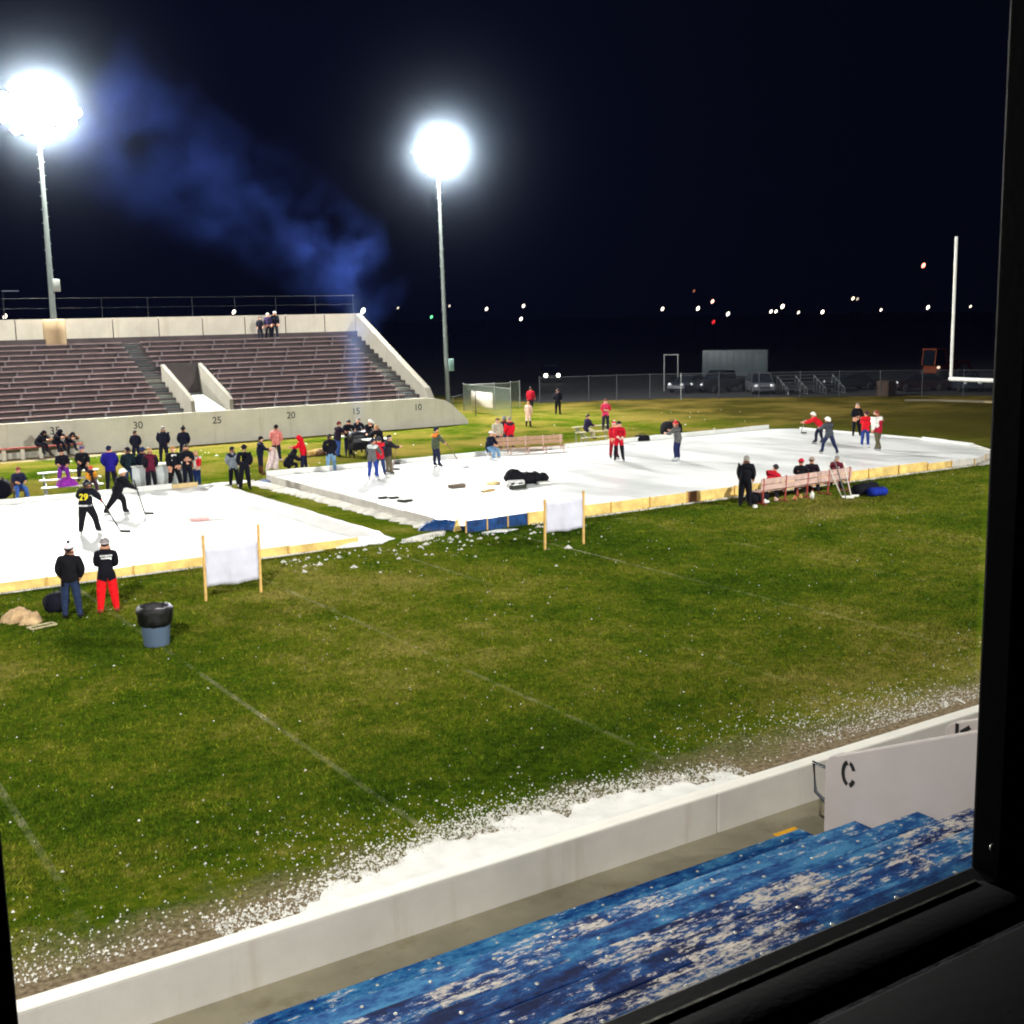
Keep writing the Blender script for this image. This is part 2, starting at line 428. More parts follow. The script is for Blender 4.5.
board_run(r1, (-14, R1Y1), (R1X1-2.8, R1Y1), 11, .30, M_LINER, .05, False)
board_run(r1, (R1X1-2.8, R1Y1), (R1X1-1.6, R1Y1), 1, .30, M_LINER, .05, False)
board_run(r1, (R1X1-1.6, R1Y1), (R1X1-.5, R1Y1), 1, .26, mat('pale_plywood', (205, 180, 130), .8, 0, .2, 3, .2), .05, False)
# liner folded over the right edge of the left ice
b = MB(); n = 26; vs = []; fs = []
for i in range(n+1):
    y = R1Y0+.35+(R1Y1-.7-R1Y0)*i/n
    for j, (dx, dz) in enumerate(((-.75, .004), (-.45, .05), (-.15, .12), (.12, .13), (.32, .05), (.5, -.09))):
        vs.append((R1X1+dx+random.uniform(-.03, .03), y, (Z1+dz+random.uniform(-.015, .015)) if 0 < i < n else .004))
for i in range(n):
    for j in range(5): fs.append((i*6+j, i*6+j+1, i*6+j+7, i*6+j+6))
b.add(vs, fs, 0, True); b.build('liner_fold', mat('wet_liner', (185, 184, 180), .5, 0, .12, 1.2, .5), r1)

r2 = thing('rink_boards', 'plywood border with blue tarped boards around the right ice sheet', 'rink boards', (0, 0, 0))
board_run(r2, (19.95, R2Y0), (22.4, R2Y0), 3, .40, M_TARP, .05)
board_run(r2, (22.4, R2Y0), (29.5, R2Y0), 4, .40, M_PLY)
board_run(r2, (29.5, R2Y0), (30.0, R2Y0), 1, .42, M_PLYD)
board_run(r2, (30.0, R2Y0), (43.2, R2Y0), 7, .40, [M_PLY, M_PLY, M_PLY, mat('amber_plywood', (200, 145, 70), .8, 0, .3, 3, .2)])
M_GL = mat('grey_liner', (190, 186, 178), .6, 0, .15, 2, .4)
board_run(r2, (43.2, R2Y0), (46.4, R2Y0), 2, .30, [M_PLY, M_GL])
board_run(r2, (46.4, R2Y0), (49.7, R2Y0+1.2), 2, .26, M_GL)
board_run(r2, (49.7, R2Y0+1.2), (51.5, R2Y0+3.7), 1, .26, M_GL)
board_run(r2, (51.5, R2Y0+3.7), (52.1, R2Y0+7.2), 2, .3, M_LINER, .05, False)
board_run(r2, (52.1, R2Y0+7.2), (52.1, R2Y1-1.2), 4, .25, M_LINER, .05, False)
board_run(r2, (R2X0+.2, R2Y1), (50.8, R2Y1), 15, .38, M_LINER, .05, False)
board_run(r2, (R2X0, R2Y0+1.6), (R2X0, R2Y1-.6), 7, .30, mat('grey_liner', (190, 186, 178), .6, 0, .15, 2, .4), .04, False)
# wooden wedge brace by the blue corner
b = MB(); c0 = g(457, 531)
b.prism([(-.16, 0), (.2, 0), (.02, .42)], -.03, .03); o = b.build('corner_brace', M_PLY, r2, (c0.x, c0.y, 0), .005, R(15))

def crumpled(name, label, cat, loc, size, m_, rz=0, seed=1, kind=None, group=None, seg=14):
    rr = random.Random(seed); b = MB(); vs = []; fs = []; n = seg
    for i in range(n+1):
        for j in range(n+1):
            u, v = i/n*2-1, j/n*2-1
            e = max(0, 1-max(abs(u), abs(v))**3)
            vs.append((u*size[0]/2+rr.uniform(-.02, .02)*size[0], v*size[1]/2+rr.uniform(-.02, .02)*size[1], size[2]*e*(.55+.45*rr.random())))
    for i in range(n):
        for j in range(n): fs.append((i*(n+1)+j, (i+1)*(n+1)+j, (i+1)*(n+1)+j+1, i*(n+1)+j+1))
    b.add(vs, fs, 0, True)
    return tag(b.build(name, m_, None, loc, 0, rz), label, cat, group, kind)
c0 = g(441, 529); crumpled('tarp', 'crumpled blue tarp lying at the near corner of the right rink', 'tarp', (c0.x, c0.y, 0), (1.5, .6, .34), M_TARP, R(-30), 3)
c0 = g(274, 481); crumpled('tarp', 'small flat blue tarp behind the far left corner of the right rink', 'tarp', (c0.x, c0.y, 0), (1.5, 1.0, .14), M_TARP, R(5), 4)

# snow ridges and scrapings (nobody could count them)
def snow_patch(pts, wid, h, m_=None, seed=0, step=.25, name='snow'):
    """ragged ridge of snow along a polyline"""
    rr = random.Random(seed); b = MB()
    line = []
    for a_, c_ in zip(pts, pts[1:]):
        a_, c_ = Vector(a_), Vector(c_); k = max(1, int((c_-a_).length/step))
        line += [a_.lerp(c_, i/k) for i in range(k)]
    line.append(Vector(pts[-1]))
    n = len(line); vs = []; fs = []; J = 7
    for i, p in enumerate(line):
        t = (line[min(i+1, n-1)]-line[max(0, i-1)]).normalized(); s_ = Vector((-t.y, t.x, 0))
        e = min(1, min(i, n-1-i)/3+.15); w0 = wid*e*rr.uniform(.5, 1.15); w1 = wid*e*rr.uniform(.5, 1.15)
        for j in range(J):
            u = j/(J-1)*2-1
            q_ = p+s_*(u*(w0 if u < 0 else w1))
            z = h*e*(1-abs(u)**1.6)*rr.uniform(.45, 1.1) if 0 < j < J-1 else -.01
            vs.append((q_.x+rr.uniform(-.03, .03), q_.y+rr.uniform(-.03, .03), max(z, .009+.0016*(seed % 13)+rr.uniform(0, .001) if 0 < j < J-1 else -.01)))
    for i in range(n-1):
        for j in range(J-1): fs.append((i*J+j, (i+1)*J+j, (i+1)*J+j+1, i*J+j+1))
    b.add(vs, fs, 0, True)
    return tag(b.build(name, m_ or M_SNOW), kind='stuff')
snow_patch([(R2X0-.1, R2Y0+1.2, 0), (R2X0-.35, 42, 0), (R2X0-.6, R2Y1-.2, 0)], .5, .14, M_SNOWD, 1)
snow_patch([(R1X1-1.7, R1Y0-.05, 0), (R1X1-.6, R1Y0+.05, 0), (R1X1+.5, R1Y0+.25, 0)], .42, .17, M_SNOW, 2)
snow_patch([(R1X1+.3, R1Y0+.5, 0), (R1X1+.45, R1Y0+3.0, 0)], .25, .12, M_SNOW, 12)
snow_patch([(R1X1+.3, R1Y0-.6, 0), (18.4, R1Y0-.2, 0), (19.6, R1Y0+.4, 0)], .5, .07, M_SNOWD, 3)
snow_patch([(R2X0+.6, R2Y0-.35, 0), (R2X0+1.9, R2Y0-.55, 0)], .35, .08, M_SNOW, 4)
snow_patch([(R1X1-2.6, R1Y1+.15, 0), (R1X1-.6, R1Y1+.25, 0), (R1X1+1.4, R1Y1+.4, 0), (R2X0-.3, R2Y1+.2, 0)], .3, .12, M_SNOW, 5)
snow_patch([(R2X0+.4, R2Y1+.25, 0), (30, R2Y1+.3, 0), (44, R2Y1+.3, 0)], .12, .10, M_SNOW, 6, .5)
snow_patch([(22.5, R2Y0-.12, 0), (30, R2Y0-.15, 0), (38, R2Y0-.15, 0), (46.5, R2Y0-.2, 0)], .10, .05, M_SNOWD, 7, .3)
snow_patch([(-10, R1Y0-.14, 0), (3, R1Y0-.16, 0), (15, R1Y0-.14, 0)], .08, .04, M_SNOWD, 8, .3)
snow_patch([(46.2, R2Y0-.3, 0), (48.6, R2Y0+.3, 0), (50.6, R2Y0+1.8, 0), (51.7, R2Y0+3.6, 0)], .5, .10, M_SNOWD, 9)
for i, (x, y, w) in enumerate(((198, 441, 1.4), (590, 466, .35), (533, 413, .0), (655, 436, .8), (705, 434, .9), (597, 449, .3), (476, 453, .3), (562, 446, .3))):
    if w: 
        c0 = g(x, y); snow_patch([(c0.x-w, c0.y, 0), (c0.x+w, c0.y+.1, 0)], .22 if w < 1 else .3, .05, M_SNOW, 20+i)

# drift along the near wall + flecks scattered over the grass
from mathutils import noise as mnoise
def drift():
    rr = np.random.default_rng(3); b = MB()
    nx, ny = 330, 30; vs = []; fs = []
    x0, x1 = 2.2, 24.0
    for i in range(nx+1):
        x = x0+(x1-x0)*i/nx
        if x < 5.2: w = 2.55+.75*max(0, x-3.6)/1.6
        elif x < 12.4: w = 3.35+.72*math.sin(PI*min(1, (x-5.0)/7.6))**.9
        else: w = 4.0
        w += .28*mnoise.noise((x*1.1, 3, 0))+.16*mnoise.noise((x*4.3, 7, 0))
        for j in range(ny+1):
            u = j/ny; y = 9.8+w*u
            f = mnoise.noise((x*1.3, y*1.8, 5))+.6*mnoise.noise((x*4.5, y*4.5, 9))+.4*mnoise.noise((x*11, y*11, 2))
            if x < 12.4: z = .03*(1-u)+.02+.014*f-.055*max(0, u-.80)/.20+.02*f*(u > .78)
            else:
                f = .6*mnoise.noise((x*1.1, y*2.4, 5))+.7*mnoise.noise((x*5, y*6, 9))+.9*mnoise.noise((x*13, y*13, 2)); z = .024*f-.016-.03*max(0, u-.85)/.15
            z -= .06*max(0, (3.4-x))
            vs.append((x+rr.uniform(-.03, .03), y+rr.uniform(-.03, .03), z))
    for i in range(nx):
        for j in range(ny): fs.append((i*(ny+1)+j, (i+1)*(ny+1)+j, (i+1)*(ny+1)+j+1, i*(ny+1)+j+1))
    b.add(vs, fs, 0, True); tag(b.build('snow', mat('powder_snow', (215, 214, 208), .85, 0, .12, 2.5, .5)), kind='stuff')
drift()
def flecks():
    rr = np.random.default_rng(5); V = []; Fc = []
    def put(x, y, s):
        o = len(V); k = 6; a0 = rr.random()*6.28
        for i in range(k):
            a = a0+i*6.283/k; q_ = s*rr.uniform(.55, 1.2); V.append((x+math.cos(a)*q_*1.25, y+math.sin(a)*q_, .0))
        V.append((x, y, s*.7+.012))
        for i in range(k): Fc.append((o+i, o+(i+1) % k, o+k))
    for _ in range(11500):
        y = 12.9+rr.gamma(1.1, .62); x = rr.uniform(1.5, 27)
        if rr.random() < .55+.45*math.sin(x*.8+y): put(x, y, min(.024, rr.gamma(1.8, .0034)+.003))
    for _ in range(5000):
        x = rr.uniform(4.2, 12.6); y = 9.8+3.05+.72*math.sin(PI*min(1, max(0, (x-5.0)/7.6)))**.9+rr.normal(0, .22); put(x, y, min(.022, rr.gamma(1.8, .004)+.003))
    for _ in range(700):
        y = rr.uniform(12, 33); x = rr.uniform(.1*y, 1.45*y); put(x, y, min(.024, rr.gamma(2, .004)+.005))
    for _ in range(160):
        y = 32.8-rr.gamma(1.3, .8); x = rr.uniform(13, 24); put(x, y, rr.gamma(2, .016)+.01)
    for _ in range(110):
        y = rr.uniform(51, 65); x = rr.uniform(.2*y, 1.0*y); put(x, y, rr.gamma(2, .015)+.01)
    b = MB(); b.add(V, Fc, 0, True); tag(b.build('snow', mat('snow_crumbs', (196, 194, 186), .9, 0, .25, 5, .3)), kind='stuff')
flecks()

# ------------------------------------------------------------------ grass blades
def blades(n=330000):
    rr = np.random.default_rng(11)
    u = rr.random(n); y0, y1 = 11.2, 33.3
    y = 1/(1/y0+(1/y1-1/y0)*u)
    x = y*(.06+rr.random(n)*1.36)
    keep = (y > 15.1-1.9*rr.random(n)**2) & ~((rr.random(n) < .6) & (np.min(np.abs(x[:, None]-np.array([3.0, 7.55, 11.95, 16.5, 21., 25.5])), axis=1) < .07))
    x, y = x[keep], y[keep]; n = len(x)
    sc = .6+y/34
    h = (.022+.045*rr.random(n)**1.5)*sc; w = (.006+.006*rr.random(n))*sc
    a = rr.random(n)*6.283; lx = rr.normal(0, .5, n)*h; ly = rr.normal(0, .5, n)*h
    V = np.empty((n, 3, 3), np.float32)
    V[:, 0] = np.stack([x-np.cos(a)*w, y-np.sin(a)*w, np.full(n, -.003)], 1)
    V[:, 1] = np.stack([x+np.cos(a)*w, y+np.sin(a)*w, np.full(n, -.003)], 1)
    V[:, 2] = np.stack([x+lx, y+ly, h], 1)
    me = bpy.data.meshes.new('grass'); me.vertices.add(3*n); me.vertices.foreach_set('co', V.ravel())
    me.loops.add(3*n); me.loops.foreach_set('vertex_index', np.arange(3*n, dtype=np.int32))
    me.polygons.add(n); me.polygons.foreach_set('loop_start', np.arange(0, 3*n, 3, dtype=np.int32))
    me.materials.append(M_BLADE); me.update(); me.validate()
    o = bpy.data.objects.new('grass', me); COL.objects.link(o); tag(o, kind='stuff')
blades()

# ------------------------------------------------------------------ far grandstand
FW_Y = 67.3
st = thing('grandstand', 'long concrete grandstand with faded maroon bench rows across the field', 'grandstand', (0, 0, 0))
X0, XE = -14.0, 38.2
ROWS, RY0, RT_, RR_, RZ0 = 15, 68.3, .62, .283, 1.72
b = MB(); b.prism([(X0, -.3), (40.9, -.3), (40.9, .25), (39.7, 1.35), (39.2, 1.62), (38.4, 1.8), (37.6, 1.86), (X0, 1.86)], FW_Y, FW_Y+.28)
fwall = b.build('front_wall', M_CONCF, st, None, .02)
for s_, px, py in (('35', 55, 431), ('30', 138, 425.5), ('25', 217, 420.5), ('20', 291, 415.5), ('15', 356, 411.5), ('10', 418, 407.5)):
    p = at_y(px, py, FW_Y-.006)
    text_part('wall_number', s_, .56, mat('faded_stencil_paint', (66, 66, 64), .9, 0, .4, 6, .1), st, Matrix.Translation(p) @ Matrix.Rotation(PI/2, 4, 'X'), .003, .006)
def terrace(x0, x1, k0=0, name='terrace'):
    b = MB(); pl = []
    y = RY0-.75 if k0 == 0 else RY0+RT_*k0
    pl.append((y, 0)); 
    if k0 == 0: pl += [(y, RZ0-.6), (RY0, RZ0-.6)]
    for k in range(k0, ROWS):
        yy = RY0+RT_*k; z = RZ0+RR_*k
        pl += [(yy, z), (yy+RT_, z)]
    pl += [(RY0+RT_*ROWS, RZ0+RR_*(ROWS-1)+.38), (RY0+RT_*ROWS+1.2, RZ0+RR_*(ROWS-1)+.38), (RY0+RT_*ROWS+1.2, 0)]
    n = len(pl)
    vs = [(x0, p[0], p[1]) for p in pl]+[(x1, p[0], p[1]) for p in pl]
    fs = [tuple(range(n)), tuple(range(2*n-1, n-1, -1))]+[(i, i+n, (i+1) % n+n, (i+1) % n) for i in range(n)]
    b.add(vs, fs); return b.build(name, M_CONCG, st)
VX0, VX1, VK = 22.75, 24.95, 7
terrace(X0, VX0); terrace(VX1, XE); terrace(VX0, VX1, VK)
M_SEAT = mat('faded_maroon_bench', (102, 72, 76), .75, 0, .3, 1.3, .2)
M_SEATE = mat('lit_bench_edge', (160, 138, 134), .8, 0, .25, 1.6, .1)  # paler lip paints the light caught along each seat edge
M_BRK = mat('bench_bracket', (120, 118, 122), .7, .2, .2, 3, .1)
def bench_row(k, x0, x1):
    y = RY0+RT_*k; z = RZ0+RR_*k
    b = MB()
    b.box(((x0+x1)/2, y+.30, z+.355), (x1-x0, .26, .04))
    b.box(((x0+x1)/2, y+.163, z+.352), (x1-x0, .012, .055), 1)
    row = b.build('bench_row', [M_SEAT, M_SEATE], st)
    x = x0+.25+(k % 3)*.35
    while x < x1:
        if x > 6: br = bracket0.copy(); COL.objects.link(br); br.parent = row; br.location = (x, y+.30, z+.165)
        x += 2.1
_c = MB(); _c.box((0, 0, 0), (.09, .20, .33)); bracket0 = _c.build('bracket', M_BRK)
for k in range(ROWS):
    if k == ROWS-1: break
    bench_row(k, X0+.3, 21.45)
    if k >= VK+1: bench_row(k, 22.6, 36.9)
    else: bench_row(k, VX1+.75, 36.9)
bpy.data.objects.remove(bracket0)
for xa, xb in ((21.6, 22.5), (37.05, 38.0)):
    b = MB()
    for k in range(1, ROWS): b.box(((xa+xb)/2, RY0+RT_*k-.152, RZ0+RR_*(k-1)+.0705), (xb-xa, .30, .141))
    b.build('aisle_stair', concrete('step_concrete', (84, 92, 92), .2, .5), st)
# vomitory: two sloping cheek walls, back wall and bright ramp
vy0, vy1 = RY0-.75, RY0+RT_*VK
def cheek(x0, x1):
    b = MB(); pl = [(vy0, 0), (vy0, RZ0+.75), (vy0+.5, RZ0+1.05), (vy1, RZ0+RR_*VK+.75), (vy1, 0)]; n = len(pl)
    vs = [(x0, *p) for p in pl]+[(x1, *p) for p in pl]
    b.add(vs, [tuple(range(n)), tuple(range(2*n-1, n-1, -1))]+[(i, i+n, (i+1) % n+n, (i+1) % n) for i in range(n)])
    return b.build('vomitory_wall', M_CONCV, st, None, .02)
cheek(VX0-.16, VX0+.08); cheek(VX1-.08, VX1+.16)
b = MB(); b.box(((VX0+VX1)/2, vy1+.02, (RZ0+RR_*VK+.75)/2+1.2), (VX1-VX0-.18, .16, RZ0+RR_*VK+.75-2.4)); b.build('vomitory_back', M_CONCG, st)
b = MB(); b.add([(VX0+.09, vy0, RZ0+.02), (VX1-.09, vy0, RZ0+.02), (VX1-.09, vy1, RZ0+.95), (VX0+.09, vy1, RZ0+.95)], [(0, 1, 2, 3)]); b.build('vomitory_ramp', mat('white_ramp', (170, 178, 174), .6, 0, .05, 1, .1), st)
# parapet at the back: panels with dark joints, pipe rail above
PY, PZ0, PZ1 = RY0+RT_*ROWS+.35, RZ0+RR_*(ROWS-1)-.2, 7.28
xs = np.arange(X0, 38.21, 2.9)+.55
xs = [x for x in xs if x < 38] + [38.4]
for a_, c_ in zip(xs, xs[1:]):
    b = MB(); b.box(((a_+c_)/2, PY, (PZ0+PZ1)/2), (c_-a_-.07, .2, PZ1-PZ0)); b.build('parapet_panel', M_CONC, st)
    b = MB(); b.box((c_, PY+.04, (PZ0+PZ1)/2-.05), (.12, .14, PZ1-PZ0)); b.build('joint_strip', M_CONCG, st)
b = MB()
b.tube([(X0, PY+.12, PZ1+1.25), (38.3, PY+.12, PZ1+1.25)], .020, 6); b.tube([(X0, PY+.12, PZ1+.65), (38.3, PY+.12, PZ1+.65)], .012, 6)
x = X0
while x < 38.4: b.tube([(x, PY+.12, PZ1-.4), (x, PY+.12, PZ1+1.25)], .020, 6); x += 2.9
b.build('guard_rail', mat('dark_pipe', (26, 30, 34), .5, .4, .2, 2, .05), st)
# sloping end wall
b = MB(); pl = [(FW_Y+.29, 0), (FW_Y+.29, 1.7), (FW_Y+.9, 2.45), (PY-.2, PZ1), (PY+.4, PZ1), (PY+.4, 0)]; n = len(pl)
vs = [(XE, *p) for p in pl]+[(XE+.42, *p) for p in pl]
b.add(vs, [tuple(range(n)), tuple(range(2*n-1, n-1, -1))]+[(i, i+n, (i+1) % n+n, (i+1) % n) for i in range(n)])
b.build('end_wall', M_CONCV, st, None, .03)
# bulge in the parapet that carries the lamp mast
b = MB(); b.lathe([(.0, PZ1-.02), (.62, PZ1-.02), (.66, PZ1-.1), (.66, PZ0+.15), (.45, PZ0-.1), (0, PZ0-.15)], 16)
b.build('mast_plinth', concrete('stained_concrete', (170, 150, 118), .2, .6), st, (17.8, PY-.12, 0))

# ------------------------------------------------------------------ floodlight masts
E_LAMP = emit('lamp_glass', (255, 252, 240), 60)
def mast(base, top, rows, label, size=.66, tilt=28):
    t = thing('floodlight_mast', label, 'floodlight', base, 0, 'floodlight masts over the far grandstand')
    h = top[2]-base[2]
    b = MB(); b.tube([(0, 0, 0), (0, 0, h*.5), (0, 0, h+.4)], [.19, .14, .10], 10); b.build('pole', mat('mast_steel', (104, 112, 110), .6, .2, .15, 2, .05, .2), t)
    b = MB()
    z = 3
    while z < h-1.5: b.box((.16, 0, z), (.14, .025, .025)); b.box((-.16, 0, z+.4), (.14, .025, .025)); z += .8
    b.build('step_bolt', M_POLE, t)
    n = len(rows); q_ = Matrix.Rotation(R(tilt), 4, 'X')
    for i, k in enumerate(rows):
        z = h+(i-(n-1)/2)*size*.93
        b = MB(); b.box((0, .1, z-.02), (k*size+.1, .08, .1)); b.build('crossarm', M_METAL, t)
        for j in range(k):
            x = (j-(k-1)/2)*size
            M0 = Matrix.Translation((x, -.12, z)) @ q_ @ Matrix.Rotation(PI/2, 4, 'X')
            b = MB(); b.lathe([(.05, -.26), (.16, -.2), (size*.5, .10), (size*.51, .12), (size*.47, .12)], 14, 0, M0); f = b.build('floodlight', M_METAL, t)
            b = MB(); b.lathe([(size*.475, .10), (size*.33, .13), (0.001, .15)], 14, 0, M0); b.build('lens', E_LAMP, f)
    return t
PB = (17.8, PY-.12, 7.2)
m1 = mast(PB, FAR_L, [5, 7, 8, 7, 5], 'broad bank of blazing floodlights on the mast rising from the stand parapet, left', .64)
b = MB(); b.box((.28, -.1, 2.1), (.42, .3, .75), 0, None, .03); b.build('control_box', M_POLE, m1)
m2 = mast((45.45, 77.6, 0), FAR_R, [3, 5, 6, 5, 3], 'rounder floodlight bank on the mast beyond the right end of the stand', .66)
m2.rotation_euler.y = -.018
b = MB(); b.box((.30, -.1, 3.4), (.42, .3, .9), 0, None, .03); b.build('control_box', mat('green_grey_box', (120, 150, 145), .5, .2, .1, 3, .05), m2)

# ------------------------------------------------------------------ near stand
nw = thing('parapet_wall', 'long pale concrete wall between the near blue seats and the field', 'wall', (0, 0, 0))
for a_, c_ in ((-14, -2.2), (-2.2, 9.0), (9.0, 20.2), (20.2, 32)):
    b = MB(); b.box(((a_+c_)/2, 9.66, .85), (c_-a_-.014, .165, 1.5)); w = b.build('wall_panel', M_CONCN, nw, None, .02)
    b = MB(); b.box(((a_+c_)/2, 9.66, 1.604), (c_-a_-.012, .171, .03)); b.build('coping', mat('white_coping', (232, 229, 218), .7, 0, .06, 2, .2), w, None, .008)
NK, NY0, NZ0, NT, NR = 13, 8.94, 1.25, .78, .37
ns = thing('near_grandstand', 'stepped stand in worn blue paint just below the window', 'grandstand', (0, 0, 0))
M_BLUE = blue_plank_material(); M_RISE = mat('brown_riser', (70, 55, 48), .85, 0, .3, 3, .2)
b = MB(); b.box((10, 9.0, .565), (52, 1.12+.9, 1.13)); b.build('walkway', M_WALK, ns)
M_BOLT = mat('bolt_head', (190, 190, 180), .4, .5, .1, 9, 0)
def near_rows(x0, x1, k0=0):
    for k in range(k0, NK):
        y = NY0-NT*k; z = NZ0+NR*k
        if y < 1.6: break
        b = MB(); b.box(((x0+x1)/2, y-.02-NT/2, (z-.05)/2), (x1-x0-.01, NT-.001, z-.05)); b.build('riser', M_RISE, ns)
        b = MB(); w = (NT-.02)/3
        for j in range(3):
            x = x0+random.uniform(-1.5, 0)
            while x < x1:
                xe = min(x1, x+random.choice((1.2, 1.8, 2.4, 3.0))+random.uniform(-.1, .1)); xs_ = max(x0, x)
                if xe-xs_ > .1: b.box(((xs_+xe)/2, y-w*(j+.5)-.004*j+random.uniform(-.002, .002), z-.022+random.uniform(-.004, .004)), (xe-xs_-.006, w-.007, .044))
                x = xe
        p = b.build('tread', M_BLUE, ns, None, .006)
        c = MB(); x = x0+.3+.1*(k % 2)
        while x < x1:
            for j in (0, 2): c.ell((x, y-w*(j+.5), z+.001), (.020, .020, .008), 6, 4)
            x += .62
        c.build('bolt', M_BOLT, p)
NXE = 9.64
near_rows(-14, NXE)
near_rows(11.75, 30)
M_CW = mat('shade_pink_wall', (192, 182, 178), .85, 0, .06, 1.2, .25)  # pinker and duller than the front wall, painting its lack of direct light
def near_cheek(x0, x1, yf, letter, ly, lz):
    zf = 2.24; yb = 1.6; zb = zf+(yf-yb)*.44
    b = MB(); pl = [(yf, .6), (yf, zf-.16)]
    for i in range(1, 7):
        a = i/6*PI/2; pl.append((yf-.16+.16*math.cos(a), zf-.16+.16*math.sin(a)+.01*i/6))
    pl += [(yb, zb), (yb, .6)]; n = len(pl)
    vs = [(x0, *p) for p in pl]+[(x1, *p) for p in pl]
    b.add(vs, [tuple(range(n)), tuple(range(2*n-1, n-1, -1))]+[(i, i+n, (i+1) % n+n, (i+1) % n) for i in range(n)])
    w = b.build('vomitory_wall', M_CW, ns, None, .015)
    return w
w1 = near_cheek(NXE+.01, NXE+.18, 8.60, 'C', 0, 0)
w2 = near_cheek(11.55, 11.74, 8.50, 'K', 0, 0)
# stencilled C : three broken strokes
def stroke(pts, wd, x, parent):
    b = MB(); P = [Vector((x, *p)) for p in pts]
    L, Rr = [], []
    for i, p in enumerate(P):
        t = (P[min(i+1, len(P)-1)]-P[max(0, i-1)]).normalized(); nrm = Vector((0, -t.z, t.y))
        L.append(p+nrm*wd/2); Rr.append(p-nrm*wd/2)
    n = len(P); vs = L+Rr; fs = [(i, i+1, n+i+1, n+i) for i in range(n-1)]
    b.add(vs, fs); return b
def c_letter(x, y, z, h, parent):
    w = h*.60; b = MB()
    def arc(a0, a1, k=8): return [(y-w*.5*math.cos(R(a0+(a1-a0)*i/k))*-1, z+h*.5*math.sin(R(a0+(a1-a0)*i/k))) for i in range(k+1)]
    # angles measured so that the open side faces the back of the stand (-y is to the right in view)
    def pt(a): return (y-w*.5*math.cos(R(a)), z+h*.5*math.sin(R(a)))
    for a0, a1 in ((25, 80), (102, 258), (280, 335)):
        s_ = stroke([pt(a0+(a1-a0)*i/9) for i in range(10)], h*.19, x, parent); b.v, b.f, b.m, b.sm = b.v+s_.v, b.f+[tuple(i+len(b.v) for i in f) for f in s_.f], b.m+s_.m, b.sm+s_.sm
    return b.build('stencil_letter', M_BLK, parent)
c_letter(NXE+.006, 8.27, 2.10, .25, w1)
b = MB(); xk = 11.544
for pts in ([(8.33, 2.00), (8.33, 2.25)], [(8.16, 2.25), (8.28, 2.15)], [(8.28, 2.10), (8.16, 2.00)]):
    s_ = stroke(pts, .05, xk, w2); b.f += [tuple(i+len(b.v) for i in f) for f in s_.f]; b.v += s_.v; b.m += s_.m; b.sm += s_.sm
b.build('stencil_letter', M_BLK, w2)
b = MB(); b.tube([(NXE+.09, 8.5, 2.02), (NXE+.05, 8.80, 2.06), (NXE+.07, 8.78, 1.72), (NXE+.09, 8.62, 1.62)], .02, 8)
b.build('handrail', mat('dark_steel_rail', (60, 66, 72), .5, .4, .2, 6, .05), w1)
b = MB(); q0 = g(787, 832, 1.135); b.box((q0.x, q0.y, 1.134), (.34, .10, .008)); b.build('nosing_mark', mat('yellow_paint', (225, 165, 30), .7, 0, .2, 9, .1), ns)

# ------------------------------------------------------------------ press box with its window
M_FRAME = mat('black_window_frame', (9, 10, 14), .6, 0, .3, 9, .05, .1)
M_SILL = mat('dark_sill', (15, 16, 21), .7, 0, .35, 14, .08, .1)
pb = thing('press_box', 'dark press box window frame and sill in the foreground', 'press box', (0, 0, 0))
wy = .80
b = MB(); b.box((2.1, wy-.02, 7.2), (1.914, .04, 3.6)); b.build('window_post', M_FRAME, pb, None, .004)
b = MB(); b.box((-1.4, wy+.06, 7.2), (3.05, .12, 3.6)); b.build('window_post', M_FRAME, pb, None, .004)
b = MB(); b.box((.634, wy+.04, 8.9), (1.018, .07, .9)); b.build('window_head', M_FRAME, pb)
b = MB(); b.box((.634, wy-.022, 6.318), (1.40, .043, .096), 0); sill = b.build('window_sill', M_FRAME, pb, None, .004)
b = MB(); b.box((.56, .727, 6.32), (1.08, .056, .122), 0, None, .004); lg = b.build('ledge', M_SILL, sill)
b = MB(); b.box((.56, .7545, 6.3805), (1.06, .0035, .004)); b.build('worn_lit_edge', mat('worn_lit_metal', (118, 116, 104), .5, .3, .6, 30, .2), lg)  # worn ledge lip with its highlight painted in as a pale strip
b = MB(); b.box((.9, .50, 6.40), (3.4, .24, .06), 0, None, .006); ct = b.build('counter', mat('black_counter', (11, 12, 17), .7, 0, .5, 10, .06, .08), pb)
b = MB(); b.box((.9, .618, 6.426), (3.3, .006, .006)); b.build('worn_lit_edge', mat('scuffed_lit_edge', (58, 60, 70), .5, .2, .7, 14, .2), ct)  # scuffed counter edge, its faint line of light painted in
b = MB(); q0 = at_y(991, 847, wy-.0405); b.ell((q0.x, q0.y-.002, q0.z), (.0045, .003, .0045), 10, 6); b.build('screw', mat('steel_screw', (170, 170, 165), .35, .7, .1, 9, 0), pb)
b = MB(); b.box((0, -.9, 9.1), (8, 3.6, .15)); b.build('roof', M_DARK, pb)
b = MB(); b.box((0, -2.6, 7), (8, .12, 4.0)); b.build('back_wall', M_DARK, pb)
b = MB(); b.box((0, -.9, 5.2), (8, 3.3, .2)); b.build('floor', M_DARK, pb)
for sx in (-4, 4):
    b = MB(); b.box((sx, -.9, 7.1), (.12, 3.3, 3.8)); b.build('side_wall', M_DARK, pb)

